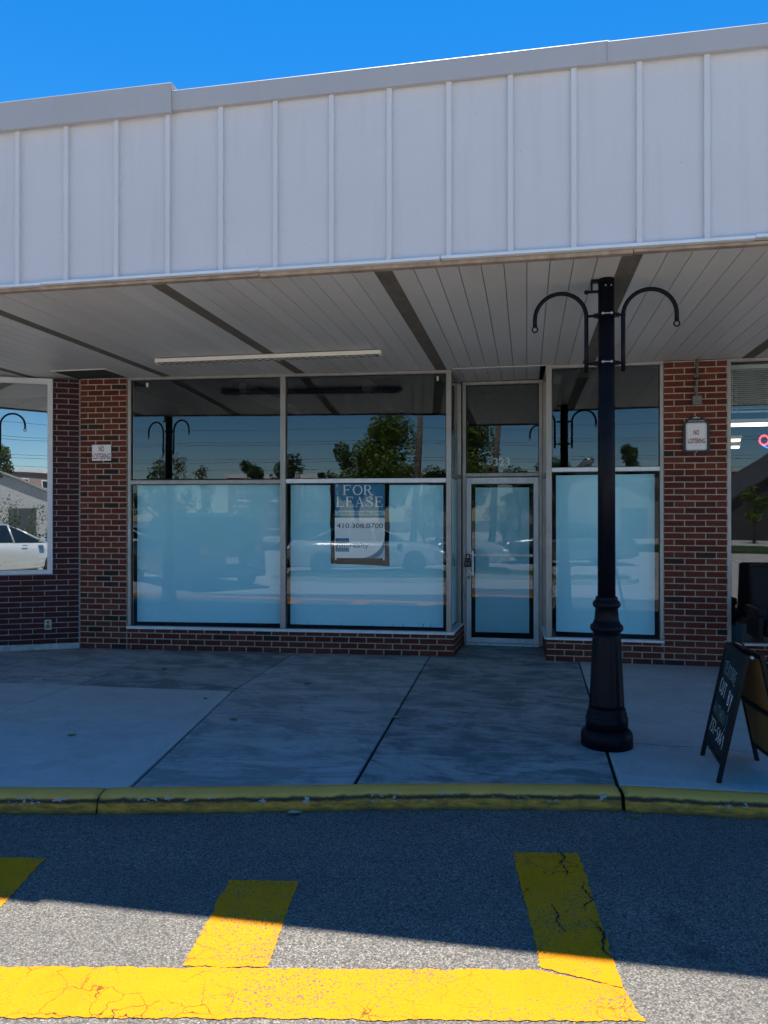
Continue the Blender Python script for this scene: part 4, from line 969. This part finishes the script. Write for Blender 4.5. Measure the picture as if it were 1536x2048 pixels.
# ------------------------------------------------------------------ what stands across the road (seen in the glass)
def leafmat(name, a, b, c):
    k = NM(name, .6, 0, spec=.3); p = k.pos()
    col = k.ramp(k.noise(3.5, p, 3, .6), [(0.3, a), (0.5, b), (0.75, c)]); k.color(col)
    k.b.inputs['Subsurface Weight'].default_value = 0.0
    return k.m
LF = [leafmat('leaf_green', (.055, .10, .012), (.10, .16, .020), (.18, .20, .028)), leafmat('leaf_dark', (.024, .046, .012), (.042, .075, .018), (.075, .105, .026)), leafmat('leaf_olive', (.05, .055, .02), (.08, .085, .03), (.13, .12, .05))]
BARK = plain('bark', (.10, .075, .055), .9, var=.3, scale=8, bump=.5)
def tree(name, loc, h, rad, n, lm, label, leaf=.17, clumps=16, trunk=None, squash=.9, r_=None):
    rr = random.Random(int(abs(loc[0] * 97 + loc[1] * 31)))
    t = thing(name, label, 'tree', (loc[0], loc[1], ZR), 0, group='trees across the road')
    base = h * .30 if trunk is None else trunk
    tr = MB(); lean = rr.uniform(-.2, .2)
    tr.tube([(0, 0, -.2), (lean * .3, 0, base * .6), (lean, .1, base), (lean * 1.2, 0, h * .62), (lean, 0, h * .85)], [h * .032, h * .026, h * .021, h * .012, h * .004], 8)
    cl = []
    for i in range(clumps):
        a = rr.uniform(0, 6.283); u = rr.random() ** .6; z = base + (h - base) * (.12 + .80 * rr.random())
        k = math.sin(math.pi * min(1, max(0.12, (z - base * .75) / (h - base * .7)))) ** .7
        c = (lean + rad * .78 * u * k * math.cos(a), rad * .78 * u * k * math.sin(a), z); cl.append((c, rad * rr.uniform(.24, .42)))
        zs = base * rr.uniform(.75, 1.2); tr.tube([(lean * .8, 0, zs), ((lean + c[0]) / 2, c[1] / 2, (zs + c[2]) / 2 + .1), c], [h * .010, h * .006, h * .002], 5)
    tr.build('trunk', BARK, t)
    vs = []; fs = []
    for i in range(n):
        c, r = cl[rr.randrange(clumps)]
        d = Vector((rr.gauss(0, 1), rr.gauss(0, 1), rr.gauss(0, 1) * squash)).normalized() * r * rr.random() ** .45
        p = Vector(c) + d
        u = Vector((rr.gauss(0, 1), rr.gauss(0, 1), rr.gauss(0, .7))).normalized(); w = u.cross(Vector((rr.gauss(0, 1), rr.gauss(0, 1), rr.gauss(0, 1)))).normalized()
        s = leaf * rr.uniform(.6, 1.2); o = len(vs)
        vs += [p - u * s * .5, p + w * s * .28, p + u * s * .5, p - w * s * .28]; fs.append((o, o + 1, o + 2, o + 3))
    MB().add(vs, fs).build('crown', lm, t); return t
tree('broadleaf_tree', (-3.3, -29.4), 6.7, 2.55, 11000, LF[0], 'tall leafy tree lit by the sun, mirrored above the lease poster', .20, 22)
tree('broadleaf_tree', (-4.6, -30.5), 5.6, 1.8, 4200, LF[0], 'mid height tree joined to the tall sunlit one', .20, 12)
tree('dark_tree', (-11.6, -36.0), 4.9, 1.1, 1500, LF[1], 'small dark round tree mirrored in the bay beside the brick pier', .2, 10)
tree('dark_tree', (-8.8, -33.1), 5.3, 1.7, 2600, LF[1], 'broad dark tree mirrored behind the window mullion', .2, 14)
tree('dark_tree', (-7.0, -36.2), 5.0, 1.1, 1500, LF[1], 'low dark tree beside the tall sunlit one', .2, 10)
tree('dark_tree', (-.3, -36.6), 4.9, 1.4, 1800, LF[1], 'dark tree mirrored beside the door recess', .2, 10)
tree('dark_tree', (1.6, -34.0), 4.9, 1.5, 1800, LF[1], 'dark tree behind the leaning utility pole', .2, 10)
tree('birch_tree', (-12.3, -22.9), 4.4, 1.3, 1300, LF[2], 'thin leafed birch mirrored above the brick pier side bay', .13, 14, squash=1.3)
tree('birch_tree', (-10.9, -23.6), 3.9, 1.0, 900, LF[2], 'shorter thin leafed birch next to the taller one', .13, 10, squash=1.3)
tree('dark_tree', (7.8, -54.2), 7.2, 1.5, 1800, LF[1], 'dark tree standing above the brick block roof', .25, 10, trunk=4.6)
tree('broadleaf_tree', (13.5, -40.0), 3.4, 1.2, 1500, LF[0], 'small tree before the dark gabled hall', .18, 10)
tree('broadleaf_tree', (16.2, -39.0), 3.2, 1.0, 1200, LF[2], 'small olive tree beside the dark gabled hall', .18, 9)
tree('dark_tree', (-16.5, -34.0), 4.4, 2.0, 2000, LF[1], 'wide dark tree at the end of the lot', .2, 10)
for i, (x, y, s) in enumerate(((-9.6, -27, 1.2), (-7.6, -28, 1.0), (-5.9, -27.5, 1.1), (-1.2, -30, 1.3), (.7, -30, 1.1), (3.0, -32, 1.3))):
    tree('shrub', (x, y), 1.9 * s, 1.3 * s, 900, LF[i % 2], ('rounded shrub', 'loose shrub', 'thick shrub', 'spreading shrub', 'tall shrub', 'broad shrub')[i] + (' in the verge across the road', ' behind the parked cars', ' under the tall sunlit tree', ' by the kerb island', ' below the utility pole', ' in front of the grey hall')[i], .14, 9, trunk=.3)
# grass islands
isl = MB().prism([(-5.2, -10.9), (-3.4, -9.9), (.4, -9.75), (2.6, -10.4), (2.8, -11.2), (-4.6, -11.7)], ZR - .05, .02).build('grass_island', M['ledge'], None, kind='structure')
MB().prism([(-5.0, -10.9), (-3.35, -10.05), (.35, -9.9), (2.4, -10.5), (2.6, -11.1), (-4.5, -11.5)], .0, .035).build('turf', LF[0], isl)
mb = MB()
for i in range(2600):
    x, y = rnd.uniform(-4.7, 2.5), rnd.uniform(-11.25, -10.2); a = rnd.uniform(0, 6.3); hh = rnd.uniform(.03, .12)
    mb.add([(x, y, .03), (x + .012 * math.cos(a), y + .012 * math.sin(a), .03), (x + rnd.uniform(-.03, .03), y + rnd.uniform(-.03, .03), .03 + hh)], [(0, 1, 2)])
mb.build('grass', LF[0], None, kind='stuff', label='short grass growing on the kerb island across the road')
vg = MB().box(-40, 12, -33, -26.5, ZR - .05, ZR + .12).build('verge', LF[1], None, kind='structure')
# vehicles
TYR = M['rubber']; RIM = M['steel']; CGL = plain('car_glass', (.010, .014, .016), .05, spec=.8)
RED = plain('tail_lens', (.35, .01, .01), .2); LEN = plain('head_lens', (.6, .62, .65), .15)
def carpaint(name, c, metal=.2): return plain(name, c, .22, metal, var=.03, coat=.8)
def car(name, label, loc, rz, paint, prof, cab, Lc, Wc, wheel=.33):
    """prof: lower body stations (x, half width, bottom, top); cab: glasshouse stations (x, half width low, half width high, top)"""
    t = thing(name, label, 'car', (loc[0], loc[1], ZR), rz, group='cars parked across the road')
    mb = MB(); vs = []; m = 12
    for x, hw, zb, zt in prof:
        h = zt - zb
        for a, b in ((-.86, 0), (-1, .12), (-1.0, .45), (-.985, .72), (-.90, .96), (-.5, 1.0), (.5, 1.0), (.90, .96), (.985, .72), (1.0, .45), (1, .12), (.86, 0)): vs.append((x, a * hw, zb + b * h))
    n = len(prof); fs = [(i * m + k, (i + 1) * m + k, (i + 1) * m + (k + 1) % m, i * m + (k + 1) % m) for i in range(n - 1) for k in range(m)]
    fs += [tuple(reversed(range(m))), tuple(range((n - 1) * m, n * m))]; mb.add(vs, [tuple(reversed(f)) for f in fs], 0, True); mb.build('body', paint, t)
    zw = lambda x: next((a[3] + (b[3] - a[3]) * (x - a[0]) / (b[0] - a[0]) for a, b in zip(prof, prof[1:]) if a[0] <= x <= b[0]), prof[-1][3]) - .03
    vs = []
    for x0, x1, wl, wh, zt in cab:   # foot x, head x
        z0 = zw(x0); vs += [(x0, -wl, z0), (x1, -wh, zt - .03), (x1, wh, zt - .03), (x0, wl, z0)]
    n = len(cab); fs = [(i * 4 + k, (i + 1) * 4 + k, (i + 1) * 4 + k + 1, i * 4 + k + 1) for i in range(n - 1) for k in range(3)] + [(0, 1, 2, 3), tuple(reversed(range((n - 1) * 4, n * 4)))]
    MB().add(vs, [tuple(reversed(f)) for f in fs]).build('window_glass', CGL, t)
    rf = MB(); vs = []
    for x0, x1, wl, wh, zt in cab: vs += [(x1, -wh - .012, zt - .035), (x1, -wh * .8, zt), (x1, wh * .8, zt), (x1, wh + .012, zt - .035)]
    rf.add(vs, [tuple(reversed((i * 4 + k, (i + 1) * 4 + k, (i + 1) * 4 + k + 1, i * 4 + k + 1))) for i in range(n - 1) for k in range(3)], 0, True); rf.build('roof', paint, t)
    for x0, x1, wl, wh, zt in cab:
        for s in (-1, 1): MB().tube([(x0, s * (wl + .004), zw(x0)), (x1, s * (wh + .006), zt - .02)], .03, 6).build('pillar', paint, t)
    x0, x1 = prof[0][0], prof[-1][0]; Wb = Lc * .29
    for x in (-Wb, Wb):
        for s in (-1, 1):
            ty = MB().lathe([(wheel * .62, -.10), (wheel * .95, -.10), (wheel, -.07), (wheel, .07), (wheel * .95, .10), (wheel * .62, .10)], 24).build('wheel', TYR, t, (x, s * (Wc / 2 - .10), wheel), (R(90), 0, 0))
            MB().lathe([(wheel * .64, -.06), (wheel * .60, .085 * -s), (wheel * .2, .10 * -s), (.01, .105 * -s)], 16).build('rim', RIM, ty)
    for s in (-1, 1):
        MB().box(-.03, .03, -.16, .16, -.06, .06).build('headlight', LEN, t, (x1 - .02, s * prof[-1][1] * .72, prof[-1][3] - .09), (0, R(-12), 0), bevel=.02)
        MB().box(-.03, .03, -.10, .10, -.10, .10).build('tail_light', RED, t, (x0 + .01, s * prof[0][1] * .82, prof[0][3] - .13), bevel=.02)
        MB().box(-.08, .06, -.06, .06, -.05, .06).build('mirror', paint, t, (cab[-1][0] - .25, s * (Wc / 2 + .06), zw(cab[-1][0]) + .12), bevel=.02)
    bx('licence_plate', M['sign_white'], t, x0 - .012, x0 + .002, -.15, .15, .62, .76); bx('bumper', M['black_matte'], t, x0 - .05, x0 + .1, -Wc * .44, Wc * .44, .32, .46, bevel=.03)
    for s in (-1, 1):
        for xx in (-.35, .45): bx('door_handle', M['steel'], t, xx - .08, xx + .08, s * Wc / 2 - .01, s * Wc / 2 + .012, .86, .885)
    return t
SEDAN = ([(-2.3, .74, .34, .80), (-2.15, .84, .24, .98), (-1.3, .90, .20, 1.00), (0, .91, .19, .97), (1.0, .90, .20, .95), (1.9, .86, .24, .82), (2.25, .72, .30, .66)], [(-1.75, -1.05, .70, .58, 1.30), (-.55, -.55, .80, .62, 1.46), (.2, .1, .80, .62, 1.46), (1.15, .35, .76, .60, 1.36)])
SUV = ([(-2.35, .80, .42, 1.05), (-2.25, .90, .30, 1.12), (-1.2, .94, .26, 1.14), (0, .95, .25, 1.12), (1.0, .94, .26, 1.10), (2.0, .90, .30, 1.02), (2.35, .80, .36, .88)], [(-2.2, -2.0, .82, .70, 1.66), (-1.0, -1.0, .86, .72, 1.76), (.2, .1, .86, .72, 1.75), (1.2, .5, .82, .68, 1.66)])
car('parked_suv', 'black estate sized SUV mirrored in the bay beside the brick pier', (-7.0, -9.6), R(229), carpaint('paint_black', (.012, .013, .015)), *SUV, 4.7, 1.9, .37)
car('parked_car', 'dark blue car with its number plate towards the shop', (-4.95, -17.8), R(-92), carpaint('paint_navy', (.02, .03, .055)), *SEDAN, 4.55, 1.82)
car('parked_car', 'white saloon mirrored beyond the black SUV', (-11.2, -14.6), R(186), carpaint('paint_white', (.72, .73, .74), 0), *SEDAN, 4.55, 1.82)
car('parked_car', 'silver saloon beyond the grass island, mirrored beside the lease poster', (-2.85, -13.4), R(-6), carpaint('paint_silver', (.58, .59, .58), .35), *SEDAN, 4.55, 1.82)
car('parked_car', 'grey saloon mirrored in the door glass', (1.2, -17.5), R(172), carpaint('paint_grey', (.16, .17, .18), .5), *SEDAN, 4.55, 1.82)
# buildings
RBK = plain('far_red_brick', (.20, .075, .05), .9, var=.2, scale=2); STN = plain('far_white_trim', (.66, .65, .62), .8); FGL = plain('far_window_glass', (.03, .04, .05), .1)
def block(name, label, loc, rz, w, d, h, rows, cols, wall, ww=1.1, wh=1.3):
    t = thing(name, label, 'building', (loc[0], loc[1], ZR), rz)
    bx('wall', wall, t, -w / 2, w / 2, -d, 0, 0, h); bx('cornice', STN, t, -w / 2 - .2, w / 2 + .2, -d - .2, .22, h, h + .35)
    for r in range(rows):
        for c in range(cols):
            x = -w / 2 + w * (c + .5) / cols; z = h * (r + .5) / rows + .1
            f = bx('window', STN, t, x - ww / 2, x + ww / 2, -.02, .06, z - wh / 2, z + wh / 2)
            for a in (-1, 1):
                for b in (-1, 1): bx('pane', FGL, f, x + a * ww * .23 - ww * .2, x + a * ww * .23 + ww * .2, .061, .075, z + b * wh * .23 - wh * .2, z + b * wh * .23 + wh * .2)
            bx('sill', STN, f, x - ww / 2 - .08, x + ww / 2 + .08, .0, .14, z - wh / 2 - .1, z - wh / 2 - .001)
    return t
b1 = block('brick_house', 'red brick house with white trim mirrored below the bay transom', (-13.2, -51.5), 0, 8, 7, 4.6, 2, 3, RBK)
bx('porch', STN, b1, -3.2, -1.6, .03, 1.6, 2.3, 2.5); [MB().tube([(x, 1.4, 0), (x, 1.4, 2.3)], .10, 8).build('porch_column', STN, b1) for x in (-3.0, -1.8)]
block('office_block', 'long pinkish block with rows of paned windows mirrored in the narrow window', (9.6, -70), 0, 22, 10, 5.9, 2, 9, plain('far_pale_brick', (.36, .24, .20), .9, var=.1, scale=2), 1.3, 1.5)
def gable(name, label, loc, rz, w, d, he, hr, wall, roofm, vents=0):
    t = thing(name, label, 'building', (loc[0], loc[1], ZR), rz)
    MB().slabxz([(-w / 2, 0), (w / 2, 0), (w / 2, he), (0, hr), (-w / 2, he)], -d, 0).build('wall', wall, t)
    for s in (-1, 1):
        e = .3; rf = MB(); x0, z0 = 0, hr + .02; x1 = s * (w / 2 + e); z1 = he - e * (hr - he) / (w / 2) + .02
        vs = [(x0, -d - .3, z0), (x1, -d - .3, z1), (x1, .3, z1), (x0, .3, z0)]; vs += [(a, b, c + .15) for a, b, c in vs]
        rf.add(vs, [(0, 1, 2, 3), (7, 6, 5, 4), (0, 4, 5, 1), (1, 5, 6, 2), (2, 6, 7, 3), (3, 7, 4, 0)]); r = rf.build('roof', roofm, t)
    for i in range(vents):
        y = -d * (i + .5) / vents
        v = MB().lathe([(.22, -.3), (.22, .25), (.38, .30), (.42, .50), (.34, .68), (.1, .74)], 14, 0, 0).build('roof_vent', RIM, t, (0, y, hr + .1))
    for x in (-w / 4, w / 4): bx('door', FGL, t, x - .9, x + .9, -.02, .05, 0, 2.2)
    return t
gable('grey_hall', 'grey hall with metal ventilators along its ridge mirrored in the white framed window', (4.4, -46), 0, 12, 14, 2.9, 5.0, plain('hall_render', (.30, .30, .29), .9), plain('hall_roof', (.22, .22, .215), .7), 6)
gable('dark_hall', 'dark gabled hall mirrored in the salon window', (21.3, -46), 0, 16, 14, 2.4, 7.4, plain('dark_cladding', (.035, .034, .036), .8), plain('dark_roof', (.05, .05, .055), .8))
# utility poles and wires
PW = plain('pole_wood', (.16, .125, .095), .9, var=.3, scale=6)
def upole(x, y, h, lean, label):
    t = thing('utility_pole', label, 'utility pole', (x, y, ZR), 0, group='utility poles across the road')
    MB().tube([(0, 0, -.3), (lean * .5, 0, h / 2), (lean, 0, h)], [.17, .15, .11], 10).build('post', PW, t)
    bx('crossarm', PW, t, lean - 1.1, lean + 1.1, -.06, .06, h - .9, h - .78)
    for k in (-1, -.5, .5, 1): MB().lathe([(.05, 0), (.05, .08), (.03, .16)], 8, lean + k, 0).build('insulator', M['white_paint'], t, (0, 0, h - .78))
upole(-1.75, -27.2, 9.0, .55, 'leaning wooden utility pole mirrored above the door'); upole(-27, -27.2, 9.0, .0, 'wooden utility pole far along the lot'); upole(24, -27.2, 9.0, .0, 'wooden utility pole by the dark hall')
WIR = plain('wire_black', (.01, .01, .01), .6)
for i, z in enumerate((3.85, 4.22, 4.36, 5.02, 5.14, 5.75)):
    pts = []
    for k in range(41):
        x = -27 + 51 * k / 40; span = 25.5; u = ((x + 27) % span) / span; pts.append((x, -27.0 + .08 * i, z - .25 * 4 * u * (1 - u) * .5))
    MB().tube(pts, .008, 5).build('overhead_wire', WIR, None, label=('lowest', 'second lowest', 'third', 'fourth', 'second highest', 'highest')[i] + ' black wire of those strung between the utility poles', cat='wire', group='overhead wires')
